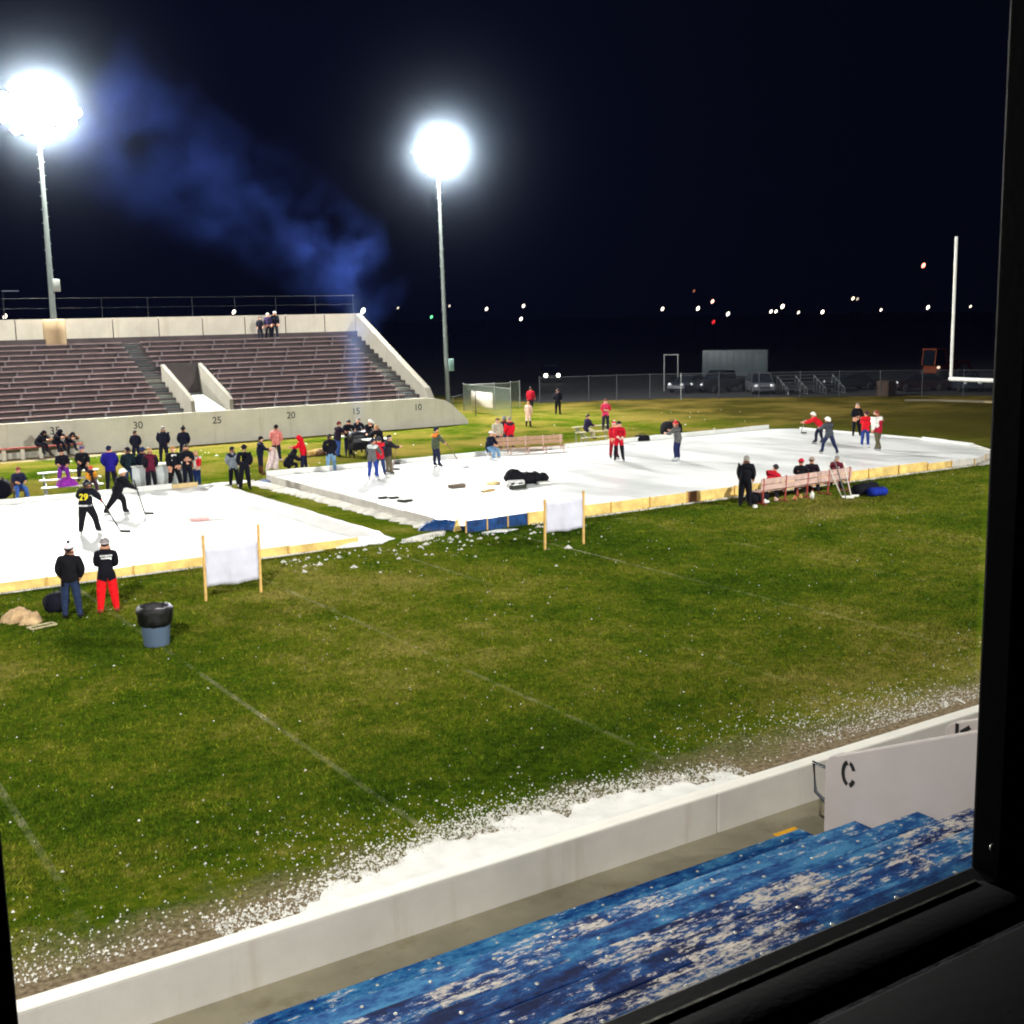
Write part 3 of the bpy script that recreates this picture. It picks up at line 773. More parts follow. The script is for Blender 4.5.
# ------------------------------------------------------------------ fences
M_SHADED = mat('shaded_steel', (70, 74, 80), .6, .3, .15, 4, .05)  # steel darkened in colour for the dim light at the end fence
def fence(pts, h, label, dense=False, group=None, bright=()):
    t = thing('chain_link_fence', label, 'fence', (0, 0, 0), 0, group)
    for i, p in enumerate(pts):
        b = MB(); b.tube([(p.x, p.y, 0), (p.x, p.y, h+.05)], .04 if i in bright else .032, 8); b.ell((p.x, p.y, h+.06), (.045, .045, .03), 8, 4); b.build('post', M_METAL if i in bright else (M_METAL if dense else M_SHADED), t)
    for a_, c_ in zip(pts, pts[1:]):
        b = MB(); b.tube([(a_.x, a_.y, h), (c_.x, c_.y, h)], .024, 6); b.build('rail', M_METAL if dense else M_SHADED, t)
        d = (c_-a_); L = d.length; b = MB(); b.add([(0, 0, .04), (L, 0, .04), (L, 0, h-.02), (0, 0, h-.02)], [(0, 1, 2, 3)])
        o = b.build('wire_mesh', M_FENCE2 if dense else M_FENCE, t, (a_.x, a_.y, 0), 0, math.atan2(d.y, d.x))
    return t
fence(FENCE, 2.05, 'long chain link fence along the parking lot behind the end zone', False, None, (4,))
G1, G2, G3, G4 = g(464, 411), g(511, 418), g(511, 409), g(520, 408)
fence([G1, G2], 2.0, 'chain link panel with a white board hung on it beside the stand end', True)
fence([G1, g(495, 410), G3], 1.95, 'chain link panel standing behind the one with the white board', True)
fence([G3, G4], 2.0, 'narrow tall chain link panel right of the white board', True)
PA, PBk = g(453.5, 424), g(476, 416)
fence([PA, PBk], 1.75, 'short low chain link run joined to the tail of the stand wall')
dd = (G2-G1); an = math.atan2(dd.y, dd.x)
sb = thing('notice_board', 'blank white rectangular board hung on the chain link panel', 'sign', (G1.x, G1.y, 0), an)
b = MB(); b.box((dd.length*.42, -.06, 1.05), (dd.length*.46, .03, 1.05), 0, None, .006); b.build('panel', mat('weathered_white_board', (222, 214, 205), .7, 0, .08, 3, .1), sb)
b = MB()
for fx in (.22, .62): b.box((dd.length*fx, -.05, 1.62), (.05, .06, .06))
b.build('hanger', M_METAL, sb)

# ------------------------------------------------------------------ goal post
gp = thing('goal_post', 'tall white football goal post at the far right', 'goal post', (56.4, 42.0, 0))
b = MB(); b.tube([(0, 0, 3.02), (0, 0, 10.65)], .075, 10); b.build('upright', M_WHITE, gp)
b = MB(); b.tube([(0, -7.1, 3.02), (0, -7.1, 10.65)], .075, 10); b.build('upright', M_WHITE, gp)
b = MB(); b.tube([(0, .08, 3.05), (0, -7.18, 3.05)], .115, 10); b.build('crossbar', M_WHITE, gp)
b = MB(); b.tube([(0, -3.55, 3.0), (.6, -3.55, 2.7), (1.6, -3.55, 2.0), (1.8, -3.55, 1.2), (1.8, -3.55, 0)], .13, 10); b.build('gooseneck', M_WHITE, gp)
# ------------------------------------------------------------------ signs, bins, benches, bags
M_SHEET = mat('white_sheet', (196, 196, 210), .85, 0, .08, 2.5, .8)
def banner(pa, pb_, label, h=1.75, top=1.45, bot=.55, ang=None):
    A, B = g(*pa), g(*pb_); d = B-A; L = d.length
    t = thing('banner_sign', label, 'sign', (A.x, A.y, 0), math.atan2(d.y, d.x), 'blank white banners on stakes before the rinks')
    for x, hh in ((0, h), (L, h+.12)):
        b = MB(); b.bar((x, 0, -.02), (x+.02, 0, hh), .055, .055); b.build('stake', M_WOOD, t)
    b = MB(); n, k = 16, 10; vs = []; fs = []
    for i in range(n+1):
        u = i/n
        for j in range(k+1):
            v = j/k; z = bot+(top-bot)*v-.06*math.sin(PI*u)*v*v+.02*math.sin(u*9)*(1-v)
            vs.append((.04+(L-.08)*u, -.045+.035*math.sin(u*7+v*2)*math.sin(PI*u)+.02*math.sin(u*19+1)+.012*math.sin(u*31+v*11), z))
    for i in range(n):
        for j in range(k): fs.append((i*(k+1)+j, (i+1)*(k+1)+j, (i+1)*(k+1)+j+1, i*(k+1)+j+1))
    b.add(vs, fs, 0, True); o = b.build('sheet', M_SHEET, t)
    sol = o.modifiers.new('thick', 'SOLIDIFY'); sol.thickness = .004
    return t
def size_at(px, py, npx):      # metres covered by npx picture rows at that ground spot
    p = g(px, py); return npx/F_PX*((p-CAM).dot(FW))
banner((206, 601), (261, 592.5), 'larger blank white banner on two stakes before the left rink', size_at(205, 600, 66), size_at(205, 600, 54), size_at(205, 600, 14))
banner((545, 550), (583.5, 544), 'smaller blank white banner on two stakes by the right rink boards', size_at(545, 550, 51), size_at(545, 550, 49), size_at(545, 550, 17))

c0 = g(157, 645)
tc = thing('trash_can', 'blue grey trash can with a black bag folded over its rim', 'trash can', (c0.x, c0.y, 0))
b = MB(); b.lathe([(0, .01), (.26, .01), (.268, .011), (.272, .02), (.275, .04), (.28, .10), (.30, .32), (.318, .56), (.328, .74), (.33, .78), (.325, .785), (.312, .7), (.25, .1), (0, .08)], 28); b.build('bin', mat('blue_grey_plastic', (76, 92, 112), .55, 0, .03, 3, .1), tc)
b = MB(); random.seed(4); b.lathe([(.325, .47), (.352, .49), (.36, .54), (.372, .62), (.38, .70), (.392, .77), (.385, .83), (.365, .875), (.335, .89), (.305, .85), (.29, .76), (.27, .62), (.15, .52), (0, .5)], 34, 0, None, .06); b.build('bag', mat('black_bin_bag', (7, 7, 9), .32, 0, .3, 14, 1.0, .4), tc)

def bench_back(pa, pb_, label, frame, plank, nposts, back=True, h=.92, seat_side=1, group=None, gap=.0):
    A, B = g(*pa), g(*pb_); d = B-A; L = d.length
    t = thing('bench', label, 'bench', (A.x, A.y, 0), math.atan2(d.y, d.x), group); s_ = seat_side
    for i in range(nposts):
        x = .12+(L-.24)*i/(nposts-1)
        b = MB(); b.bar((x, 0, 0), (x, -.06*s_, h+.04), .05, .05); b.bar((x, 0, .42), (x, .46*s_, .42), .05, .05); b.bar((x, .44*s_, 0), (x, .44*s_, .42), .05, .05); b.bar((x, -.18*s_, .03), (x, .5*s_, .03), .05, .05)
        b.build('frame', frame, t)
    for j in range(2):
        b = MB(); b.box((L/2, (.14+.2*j)*s_, .465), (L, .17, .04)); b.build('seat_plank', plank, t)
    if back:
        for z in (h-.08, h-.30):
            b = MB(); b.box((L/2, (-.02-.06*z)*s_+.02*s_, z), (L, .035, .19)); b.build('back_plank', plank, t)
    return t
bench_back((760, 505), (850, 491), 'players bench with red posts and faded plank back at the right rink', M_RED, M_PINKW, 5)
bench_back((488, 458), (563, 453.5), 'long pale plank bench at the far side of the right rink', M_PINKW, mat('weathered_tan_plank', (170, 135, 110), .85, 0, .2, 5, .2), 5, True, .95, -1)
A, B = at_y(-2, 458, 66.6), at_y(83, 452, 66.6)
lb = thing('long_bench', 'long backless red bench against the far stand wall', 'bench', (A.x, 66.6, 0), 0)
b = MB(); b.box(((B.x-A.x)/2, 0, .62), (B.x-A.x, .32, .07)); b.build('seat', M_RED, lb)
for i in range(5):
    b = MB(); x = .3+(B.x-A.x-.6)*i/4; b.bar((x, 0, 0), (x, 0, .59), .06, .2); b.build('leg', M_CONC, lb)

def bleacher(pa, pb_, label, rows, m_, face=1, rise=.24, run=.55, loc=None):
    A, B = g(*pa), g(*pb_); d = B-A; L = d.length
    t = thing('bleacher', label, 'bleacher', (A.x, A.y, 0), math.atan2(d.y, d.x)); s_ = face
    for k in range(rows):
        y = .2+run*k; z = .42+rise*k
        b = MB(); b.box((L/2, y*s_, z), (L, .25, .045)); b.build('seat_plank', m_, t)
        if k: b = MB(); b.box((L/2, (y-.3)*s_, z-.28), (L, .22, .04)); b.build('foot_plank', m_, t)
    n = max(2, int(L/1.6)+1)
    for i in range(n):
        x = .2+(L-.4)*i/(n-1); b = MB(); ze = .42+rise*(rows-1)-.03; ye = .2+run*(rows-1)
        b.bar((x, .1*s_, .38), (x, ye*s_, ze), .05, .05); b.bar((x, .1*s_, .03), (x, (ye+.1)*s_, .03), .05, .05)
        for k in range(rows): b.bar((x, (.2+run*k)*s_, .03), (x, (.2+run*k)*s_, .39+rise*k), .045, .045)
        b.bar((x, .15*s_, .06), (x, ye*s_, ze-.05), .03, .03)
        b.build('frame', M_METAL, t)
    return t
bl1 = bleacher((43, 499), (105, 494), 'small white aluminium bleacher behind the left ice sheet', 3, M_ALU, 1)
bl2 = bleacher((586, 446), (622, 443), 'small pale bleacher beyond the middle of the right rink', 3, mat('pale_tan_plank', (190, 180, 150), .8, 0, .2, 5, .2), 1)
bleacher((787, 395), (848, 393), 'five row metal bleacher standing behind the end fence', 5, mat('shaded_aluminium', (66, 72, 80), .5, .3, .1, 6, .05), 1, .26, .62)  # aluminium darkened in colour for the unlit ground behind the fence

# trestle table among the spectators, grill table further right
def table(p, label, w, dp, h, top_m, leg_m, rz=0, cloth_m=None):
    t = thing('folding_table', label, 'table', (p.x, p.y, 0), rz)
    b = MB(); b.box((0, 0, h), (w, dp, .045), 0, None, .01); b.build('tabletop', top_m, t)
    for sx in (-1, 1):
        for sy in (-1, 1): b = MB(); b.bar((sx*(w/2-.1), sy*(dp/2-.08), 0), (sx*(w/2-.16), sy*(dp/2-.1), h-.02), .03, .03); b.build('leg', leg_m, t)
    if cloth_m:
        b = MB(); n = 18
        vs = []; fs = []
        for i in range(n+1):
            for z in (.12, h-.03): vs.append((-w/2+w*i/n, -dp/2-.03+.025*math.sin(i*1.9), z))
        for i in range(n): fs.append((2*i, 2*i+2, 2*i+3, 2*i+1))
        b.add(vs, fs, 0, True); o = b.build('cloth_front', cloth_m, t); o.modifiers.new('thick', 'SOLIDIFY').thickness = .006
    return t
table(g(160, 488.5), 'white topped table with pale cloth among the spectators', 2.4, .75, 1.05, M_WHITE, M_METAL, R(-3), mat('pale_table_cloth', (190, 196, 196), .85, 0, .25, 1.2, .4))
table(g(344, 455.5), 'small table with a white top left of the grill', .95, .6, .98, M_WHITE, M_DARK)
table(g(377, 459), 'white topped table right of the black grill', 1.3, .7, 1.0, M_WHITE, M_DARK, 0, mat('navy_table_cloth', (30, 36, 62), .9, 0, .2, 2, .3))
c0 = g(361, 457)
gr = thing('barrel_grill', 'black box grill smoking between the two small tables', 'grill', (c0.x, c0.y, 0))
b = MB(); b.box((0, 0, .70), (1.15, .62, .62), 0, None, .05); b.build('firebox', M_DARK, gr)
b = MB(); b.lathe([(.0, -.58), (.31, -.58), (.31, .58), (0, .58)], 18, 0, Matrix.Translation((0, .02, 1.02)) @ Matrix.Rotation(PI/2, 4, 'Y')); b.build('lid', M_DARK, gr)
for sx in (-.5, .5):
    for sy in (-.24, .24): b = MB(); b.bar((sx, sy, 0), (sx, sy, .42), .05, .05); b.build('leg', M_DARK, gr)
b = MB(); b.tube([(-.3, -.36, .96), (.3, -.36, .96)], .018, 8); b.build('handle', M_METAL, gr)

# firewood-like pale logs on the turf
M_LOG = mat('split_log', (196, 160, 95), .85, 0, .35, 6, .4); M_BARK = mat('log_bark', (92, 68, 40), .95, 0, .4, 6, .6)
for i, (x, y, rz, L, r_, lb_) in enumerate(((310, 456.5, 8, 1.0, .15, 'leftmost pale split log of the four lying by the red hooded person'), (315.5, 456, -20, .8, .13, 'pale split log lying second from the left among the four'), (319, 454.5, 25, .9, .16, 'pale split log, second from the right of the four on the turf'), (323.5, 455, 5, .8, .15, 'rightmost pale split log, beside the person in light jeans'))):
    p = g(x, y); t = thing('log', lb_, 'log', (p.x, p.y, r_), R(rz), 'split logs on the grass')
    b = MB(); b.lathe([(r_*.93, -L/2), (r_, -L/2+.1), (r_*1.05, 0), (r_*.96, L/2)], 12, 0, Matrix.Rotation(PI/2, 4, 'Y'), .03); b.build('bark', M_BARK if i % 2 else M_LOG, t)
    b = MB()
    for sx in (-1, 1): b.lathe([(0, 0), (r_*.95, 0)], 12, 0, Matrix.Translation((sx*(L/2+.002), 0, 0)) @ Matrix.Rotation(PI/2, 4, 'Y'))
    b.build('cut_end', M_LOG, t)

def duffel(px, py, label, L, r_, m_, rz=0, strap=True, squash=.8, name='duffel_bag'):
    p = g(px, py); t = thing(name, label, 'bag', (p.x, p.y, 0), R(rz)); random.seed(int(px*7)); wb = .06 if strap else .17
    b = MB(); n = 12; prof = [(0.02, -L/2), (r_*.75, -L/2+.02), (r_*.98, -L/2+.12), (r_, -.1*L), (r_*.92, .12*L), (r_, L/2-.12), (r_*.75, L/2-.02), (.02, L/2)]
    b.lathe(prof, n, 0, Matrix.Translation((0, 0, r_*squash*.96)) @ Matrix.Diagonal((1, 1, squash, 1)) @ Matrix.Rotation(PI/2, 4, 'Y'), wb); b.build('bag_body', m_, t)
    if strap:
        b = MB(); z = r_*squash*1.9
        b.tube([(-L*.22, -r_*.5, z*.75), (-L*.18, -.05, z+.10), (L*.18, -.05, z+.10), (L*.22, -r_*.5, z*.75)], .018, 6); b.build('strap', M_RUB, t)
    return t
N_CL = lambda *c: cloth(c)
duffel(865, 494, 'black duffel bag lying right of the players bench', 1.35, .28, N_CL(20, 20, 30), 8)
duffel(877, 496, 'bright blue bag in front of the black duffel by the bench', .8, .22, N_CL(24, 44, 140), -12)
duffel(757, 503, 'black bag on the grass between the coated person and the bench', 1.0, .28, N_CL(18, 18, 24), 10)
duffel(57, 612, 'black bag standing on the grass left of the person in jeans', .55, .26, N_CL(17, 18, 30), 30, True, 1.0)
for x_, y_, sz_, rz_, sd_, lb_ in ((19, 620, (.78, .5, .34), 20, 31, 'tan canvas bag slumped at the left edge of the grass'), (31, 623, (.45, .42, .32), -30, 33, 'smaller tan canvas bag leaning on the larger tan one')):
    p = g(x_, y_); crumpled('canvas_bag', lb_, 'bag', (p.x, p.y, 0), sz_, mat('tan_canvas', (190, 160, 122), .9, 0, .35, 7, .6, .1), R(rz_), sd_, None, None, 9)
duffel(671, 437, 'round black bag on the turf behind the skater in a red hat', 1.0, .52, N_CL(18, 18, 22), 5, True, .9)
duffel(642, 443.5, 'small black bag with a white mark at the far rink edge', .8, .3, N_CL(22, 22, 28), -25)
duffel(2, 499, 'dark bag at the left edge beside the seated person', .8, .42, N_CL(20, 22, 34), 70, True, 1)
c0 = g(42, 627); t = thing('tray', 'empty pale frame lying flat beside the tan bags', 'frame', (c0.x, c0.y, .0), R(15))
for a_, c_ in (((-.30, -.13), (.30, -.13)), ((.30, -.13), (.30, .13)), ((.30, .13), (-.30, .13)), ((-.30, .13), (-.30, -.13))):
    b = MB(); b.bar((*a_, .03), (*c_, .03), .035, .035); b.build('side_bar', mat('pale_wood_frame', (170, 158, 120), .8, 0, .15, 6, .1), t)

# things lying on the ice
def slab(px, py, label, d, m_, rz=0, z=Z2, name='goal_block', cat='block', m2=None):
    p = g(px, py, z); t = thing(name, label, cat, (p.x, p.y, z), R(rz))
    b = MB(); b.box((0, 0, d[2]/2+.002), d, 0, None, min(d)*.22); b.build('block_body', m_, t)
    b = MB(); b.box((0, 0, d[2]+.004), (d[0]*.7, d[1]*.35, .012)); b.build('top_strip', m2 or M_DARK, t)
    return t
M_OLV = mat('dark_olive_foam', (42, 46, 38), .9, 0, .2, 9, .2)
slab(383, 498.5, 'leftmost small dark block on the right ice', (.36, .20, .07), M_OLV, 8)
slab(394, 498.5, 'small dark block in the middle of the three on the left part of the ice', (.36, .20, .07), M_OLV, 3)
slab(405, 501.5, 'larger dark block, right and nearest of the three', (.46, .42, .08), M_OLV, 20)
slab(457, 487.5, 'grey brown plank block lying right of the three small blocks', (.72, .34, .16), mat('grey_brown_plank', (96, 84, 72), .85, 0, .2, 6, .2), 6)
slab(488, 491.5, 'long tan plank lying in front of the dark heap', (.68, .22, .08), mat('tan_plank', (176, 150, 100), .8, 0, .2, 6, .2), 18, m2=M_PLYD)
slab(493, 484.5, 'short yellow foam piece behind the tan plank', (.5, .35, .12), mat('yellow_foam', (232, 205, 150), .8, 0, .1, 6, .2), 0, m2=M_PLY)
slab(518, 488.8, 'black striped block right in front of the dark heap', (.74, .26, .16), M_OLV, 4, m2=M_WHITE)
c0 = g(527, 484, Z2)
hp = thing('equipment_heap', 'black heap of goalie equipment slumped on the right ice', 'equipment', (c0.x, c0.y, Z2), R(-14))
random.seed(9)
b = MB(); b.ell((-.55, .05, .30), (.42, .38, .34), 14, 8, 0, None, .10); b.ell((-.05, 0, .24), (.48, .32, .26), 14, 8, 0, None, .12); b.ell((.35, 0, .24), (.30, .28, .26), 12, 8, 0, None, .1); b.ell((.72, .05, .2), (.25, .26, .22), 12, 8, 0, None, .1); b.build('black_padding', N_CL(18, 19, 24), hp)
b = MB(); b.box((-.62, -.36, .13), (.75, .24, .24), 0, None, .07); b.build('leg_pad', N_CL(205, 205, 205), hp)
b = MB(); b.box((.75, -.38, .06), (.85, .34, .10), 0, None, .04); b.build('white_pad', M_WHITE, hp)
b = MB(); b.box((-.78, -.49, .11), (.14, .04, .10)); b.box((-.45, -.49, .11), (.18, .04, .08)); b.build('pad_strap', M_RUB, hp)
c0 = g(203, 520, Z1); nb = thing('fallen_net', 'pinkish and white flattened goal frame lying on the left ice', 'goal', (c0.x, c0.y, Z1), R(-16))
b = MB(); b.box((-.1, 0, .05), (.62, .42, .09), 0, None, .03); b.build('pink_panel', mat('faded_pink', (225, 170, 168), .7, 0, .2, 7, .2), nb)
b = MB(); b.box((.55, .02, .03), (.62, .40, .05), 0, None, .02); b.build('white_panel', M_WHITE, nb)

def stick(name, top, bot, label, bladedir, shaft=(190, 170, 130), blade_m=None, group=None):
    t = thing(name, label, 'hockey stick', tuple(bot)); top = Vector(top)-Vector(bot)
    b = MB(); b.bar((0, 0, .03), top, .032, .036); b.build('shaft', mat('stick_shaft', shaft, .5, 0, .15, 6, .05), t)
    bd = Vector(bladedir).normalized(); b = MB(); b.bar(Vector((0, 0, .045)), Vector((0, 0, .04))+bd*.32, .02, .075); b.build('blade', blade_m or M_RUB, t)
    return t
for i, (bx, by, tx, lbl, sh) in enumerate(((842, 498, -.35, 'white taped hockey stick leaning left against the bench end', (225, 222, 215)), (846, 498.5, -.12, 'grey hockey stick leaning in the middle at the bench end', (120, 118, 115)), (851, 497, .10, 'pale hockey stick leaning rightmost at the bench end', (205, 200, 190)))):
    p = g(bx, by); stick('hockey_stick', (p.x+tx, p.y+.50, 1.42-.1*(i == 2)), (p.x, p.y, 0), lbl, (.9, -.4, 0), sh, M_WHITE, None)
# odds and ends under the bench
def bottle(px, py, label, m_, h=.22, r_=.05):
    p = g(px, py); t = thing('bottle', label, 'bottle', (p.x, p.y, 0)); b = MB(); b.lathe([(0, 0), (r_, 0), (r_, h*.65), (r_*.45, h*.82), (r_*.45, h), (0, h)], 12); b.build('bottle_body', m_, t)
    b = MB(); b.lathe([(r_*.5, h*.93), (r_*.5, h*1.06), (0, h*1.06)], 10); b.build('cap', M_RED, t)
bottle(812, 498.5, 'white drink bottle standing under the players bench', M_WHITE, .30, .08)
for i, (x, y, sz, lbl) in enumerate(((766, 503.5, .16, 'white shoe under the left end of the players bench'), (776, 501.5, .13, 'pale shoe under the second bench post'), (801, 499, .15, 'tan shoe left of the white bottle'), (795, 500.5, .14, 'orange brown shoe below the middle of the bench'), (755, 507.5, .11, 'small white paper ball right of the coated person'))):
    p = g(x, y)
    if i == 4:
        crumpled('paper_ball', lbl, 'litter', (p.x, p.y, 0), (.16, .16, .14), M_WHITE, 0, 8, None, None, 5)
    else:
        t = thing('shoe', lbl, 'shoe', (p.x, p.y, 0), R(20*i)); m_ = (M_WHITE, M_PINKW, M_LOG, mat('orange_brown_leather', (190, 110, 60), .7, 0, .2, 8, .2))[i]
        b = MB(); b.ell((.05, 0, .06), (.13, .05, .06), 10, 6, 0, None, .04); b.ell((-.05, 0, .09), (.07, .05, .09), 10, 6, 0, None, .04); b.build('upper', m_, t)
        b = MB(); b.box((.02, 0, .012), (.30, .10, .024), 0, None, .01); b.build('sole', M_RUB, t)

# ------------------------------------------------------------------ vehicles and lights beyond the fence; paints darkened for the unlit lot
def car(px, py, rz, label, rgb, kind='suv', name='parked_car', cat='car', lit=False, z=0):
    p = g(px, py); t = thing(name, label, cat, (p.x, p.y, 0), rz, 'cars parked behind the end fence')
    paint = mat('car_paint', rgb, .3, .2, .08, 1, 0, .6)
    if kind == 'suv': prof = [(-2.3, .35), (-2.35, .95), (-2.2, 1.05), (2.1, 1.0), (2.35, .85), (2.35, .4), (2.2, .3), (-2.2, .3)]; cab = [(-2.2, 1.04), (-2.0, 1.70), (.55, 1.72), (1.25, 1.03)]; W_ = 1.86
    elif kind == 'pickup': prof = [(-2.7, .5), (-2.7, 1.15), (2.5, 1.12), (2.75, 1.0), (2.75, .45), (-2.6, .42)]; cab = [(-.9, 1.13), (-.75, 1.82), (.75, 1.82), (1.35, 1.12)]; W_ = 1.95
    else: prof = [(-2.25, .35), (-2.3, .85), (-1.6, .92), (1.2, .9), (2.2, .75), (2.3, .4), (2.15, .28), (-2.15, .28)]; cab = [(-1.7, .91), (-1.0, 1.42), (.3, 1.42), (1.15, .89)]; W_ = 1.78
    b = MB(); b.prism(prof, -W_/2, W_/2); b.build('body', paint, t, None, .06)
    b = MB(); n = 4
    vs = [(x, -W_/2+.06+(.14 if i in (1, 2) else 0), z_) for i, (x, z_) in enumerate(cab)]+[(x, W_/2-.06-(.14 if i in (1, 2) else 0), z_) for i, (x, z_) in enumerate(cab)]
    b.add(vs, [(0, 1, 2, 3), (7, 6, 5, 4), (0, 4, 5, 1), (1, 5, 6, 2), (2, 6, 7, 3), (3, 7, 4, 0)]); cb = b.build('cabin_glass', M_GLASS, t, None, .03)
    b = MB(); b.box(((cab[1][0]+cab[2][0])/2, 0, cab[1][1]+.015), (cab[2][0]-cab[1][0]+.05, W_-.38, .05))
    for sy in (-1, 1):
        for (i, j) in ((0, 1), (3, 2)): b.bar((cab[i][0], sy*(W_/2-.055), cab[i][1]), (cab[j][0], sy*(W_/2-.195), cab[j][1]), .06, .06)
    b.build('roof', paint, t, None, .02)
    for sx in (-1.42, 1.45):
        for sy in (-1, 1):
            b = MB(); b.lathe([(.0, -.1), (.33, -.1), (.35, -.07), (.35, .07), (.33, .1), (0, .1)], 18, 0, Matrix.Translation((sx, sy*(W_/2-.08), .35)) @ Matrix.Rotation(PI/2, 4, 'X')); w = b.build('wheel', M_TYRE, t)
            b = MB(); b.lathe([(0, .105*sy), (.2, .105*sy)], 14, 0, Matrix.Translation((sx, sy*(W_/2-.08+.02*0), .35)) @ Matrix.Rotation(PI/2, 4, 'X')); b.build('rim', M_METAL, w)
    xe = prof[4][0] if kind != 'pickup' else 2.75
    for sy in (-1, 1):
        b = MB(); b.ell((xe-.02, sy*(W_/2-.3), .78), (.06, .19 if not lit else .2, .13 if not lit else .2), 10, 6); b.build('headlight', emit('lit_headlight', (255, 246, 225), 12) if lit else mat('headlight_glass', (230, 235, 240), .15, .3, .05, 3, 0, .8), t)
    b = MB(); b.box((xe-.005, 0, .62), (.05, W_*.55, .18), 0, None, .02); b.build('grille', M_DARK, t)
    return t
toC = lambda px, py: math.atan2(-g(px, py).y, -g(px, py).x)
car(760, 393.5, toC(760, 393)+.15, 'white sport utility car facing the fence, right of the pale trailer', (74, 76, 84), 'suv')
car(722, 392, toC(722, 392)-.9, 'dark pickup truck parked left of the white car', (24, 26, 32), 'pickup', 'pickup_truck', 'pickup')
car(688, 392, toC(688, 392)-.5, 'dark sedan parked far left behind the bright fence post', (32, 36, 46), 'sedan')
car(920, 391, toC(920, 391)-1.2, 'dark red sedan parked below the orange loader', (34, 16, 22), 'sedan')
car(964, 391, toC(964, 391)+.3, 'blue grey sedan parked behind the goal post upright', (36, 42, 52), 'sedan')
car(850, 390, toC(850, 390)-1.0, 'black sedan parked right of the metal bleacher', (28, 30, 36), 'sedan')
car(551, 382, toC(551, 382)+.05, 'dark car with both headlights lit beyond the fence', (20, 22, 28), 'suv', 'parked_car', 'car', True)
c0 = g(736, 383.5)
tr = thing('box_trailer', 'pale grey box trailer parked behind the dark pickup', 'trailer', (c0.x, c0.y, 0), math.atan2(c0.y, c0.x)-PI/2-.12)
M_TRL = mat('pale_trailer_skin', (62, 72, 76), .5, .1, .15, .8, .1)
b = MB(); b.box((0, 0, 2.0), (6.2, 2.4, 2.5), 0, None, .05); bx = b.build('box', M_TRL, tr)
b = MB()
for x in np.arange(-2.6, 3.0, .62): b.box((x, -1.205, 2.0), (.05, .03, 2.4))
b.build('rib', mat('trailer_rib', (50, 58, 62), .5, .2, .1, 2, 0), bx)
b = MB(); b.box((0, 0, .66), (6.0, 1.2, .16)); b.bar((-3.0, 0, .62), (-4.2, 0, .55), .12, .12); b.build('chassis', M_DARK, tr)
for sx in (.5, 1.4):
    for sy in (-1.05, 1.05): b = MB(); b.lathe([(0, -.12), (.36, -.12), (.38, 0), (.36, .12), (0, .12)], 18, 0, Matrix.Translation((sx, sy, .38)) @ Matrix.Rotation(PI/2, 4, 'X')); b.build('wheel', M_TYRE, tr)
c0 = g(938, 384)
lo = thing('wheel_loader', 'orange wheel loader parked beyond the fence, left of the goal post', 'loader', (c0.x, c0.y, 0), math.atan2(c0.y, c0.x)-PI/2+R(48))
M_OR = mat('orange_machine_paint', (100, 42, 14), .45, .1, .2, 2, .1)
k_ = (c0.length)/95
b = MB(); b.prism([(-1.1, .9), (-1.1, 1.7), (1.6, 1.7), (2.1, 1.4), (2.1, .9)], -.8, .8); b.build('hood', M_OR, lo, None, .06)
b = MB(); b.prism([(-1.3, 1.72), (-1.15, 3.1), (-.05, 3.1), (.2, 1.72)], -.72, .72); b.build('cab', M_GLASS, lo, None, .03)
b = MB()
for sy in (-.74, .74):
    for a_, c_ in (((-1.3, 1.72), (-1.15, 3.1)), ((.2, 1.72), (-.05, 3.1))): b.bar((a_[0], sy, a_[1]), (c_[0], sy, c_[1]), .1, .1)
b.box((-.6, 0, 3.16), (1.3, 1.6, .12)); b.build('cab_frame', M_OR, lo)
b = MB()
for sy in (-.6, .6): b.bar((1.2, sy, 1.75), (3.0, sy, 2.0), .14, .26); b.bar((3.0, sy, 2.0), (3.7, sy, .9), .14, .24)
b.build('boom', M_OR, lo)
b = MB(); b.prism([(3.5, .3), (3.4, 1.0), (3.7, 1.1), (4.3, .35), (4.2, .25)], -1.1, 1.1); b.build('bucket', M_DARK, lo)
for sx in (-.7, 1.5):
    for sy in (-.95, .95): b = MB(); b.lathe([(0, -.22), (.62, -.22), (.68, -.12), (.68, .12), (.62, .22), (0, .22)], 20, 0, Matrix.Translation((sx, sy, .68)) @ Matrix.Rotation(PI/2, 4, 'X')); b.build('wheel', M_TYRE, lo)
b = MB(); b.ell((-.9, -.80, 1.55), (.22, .06, .13), 8, 5); b.build('work_light', emit('work_light', (255, 225, 190), 1.2), lo)
c0 = g(886, 396); M_CRT = mat('dark_crate', (52, 36, 24), .85, 0, .3, 4, .2); cr = thing('crate', 'brown wooden crate standing behind the fence, right of the bleacher', 'crate', (c0.x, c0.y, 0), .2)
b = MB(); b.box((0, 0, .62), (1.2, 1.0, 1.2)); b.build('crate_body', M_CRT, cr)
b = MB()
for z in (.12, .62, 1.12): b.box((0, -.51, z), (1.24, .03, .14)); 
b.build('slat', mat('crate_slat', (66, 46, 30), .85, 0, .3, 4, .2), cr)
c0 = g(671, 391); fr = thing('swing_frame', 'thin metal frame of two posts and a crossbar beyond the fence', 'frame', (c0.x, c0.y, 0), math.atan2(c0.y, c0.x)-PI/2)
for sx in (-.6, .6): b = MB(); b.tube([(sx, 0, 0), (sx, 0, 3.2)], .05, 6); b.build('post', M_METAL, fr)
b = MB(); b.tube([(-.66, 0, 3.2), (.66, 0, 3.2)], .05, 6); b.build('crossbar', M_METAL, fr)

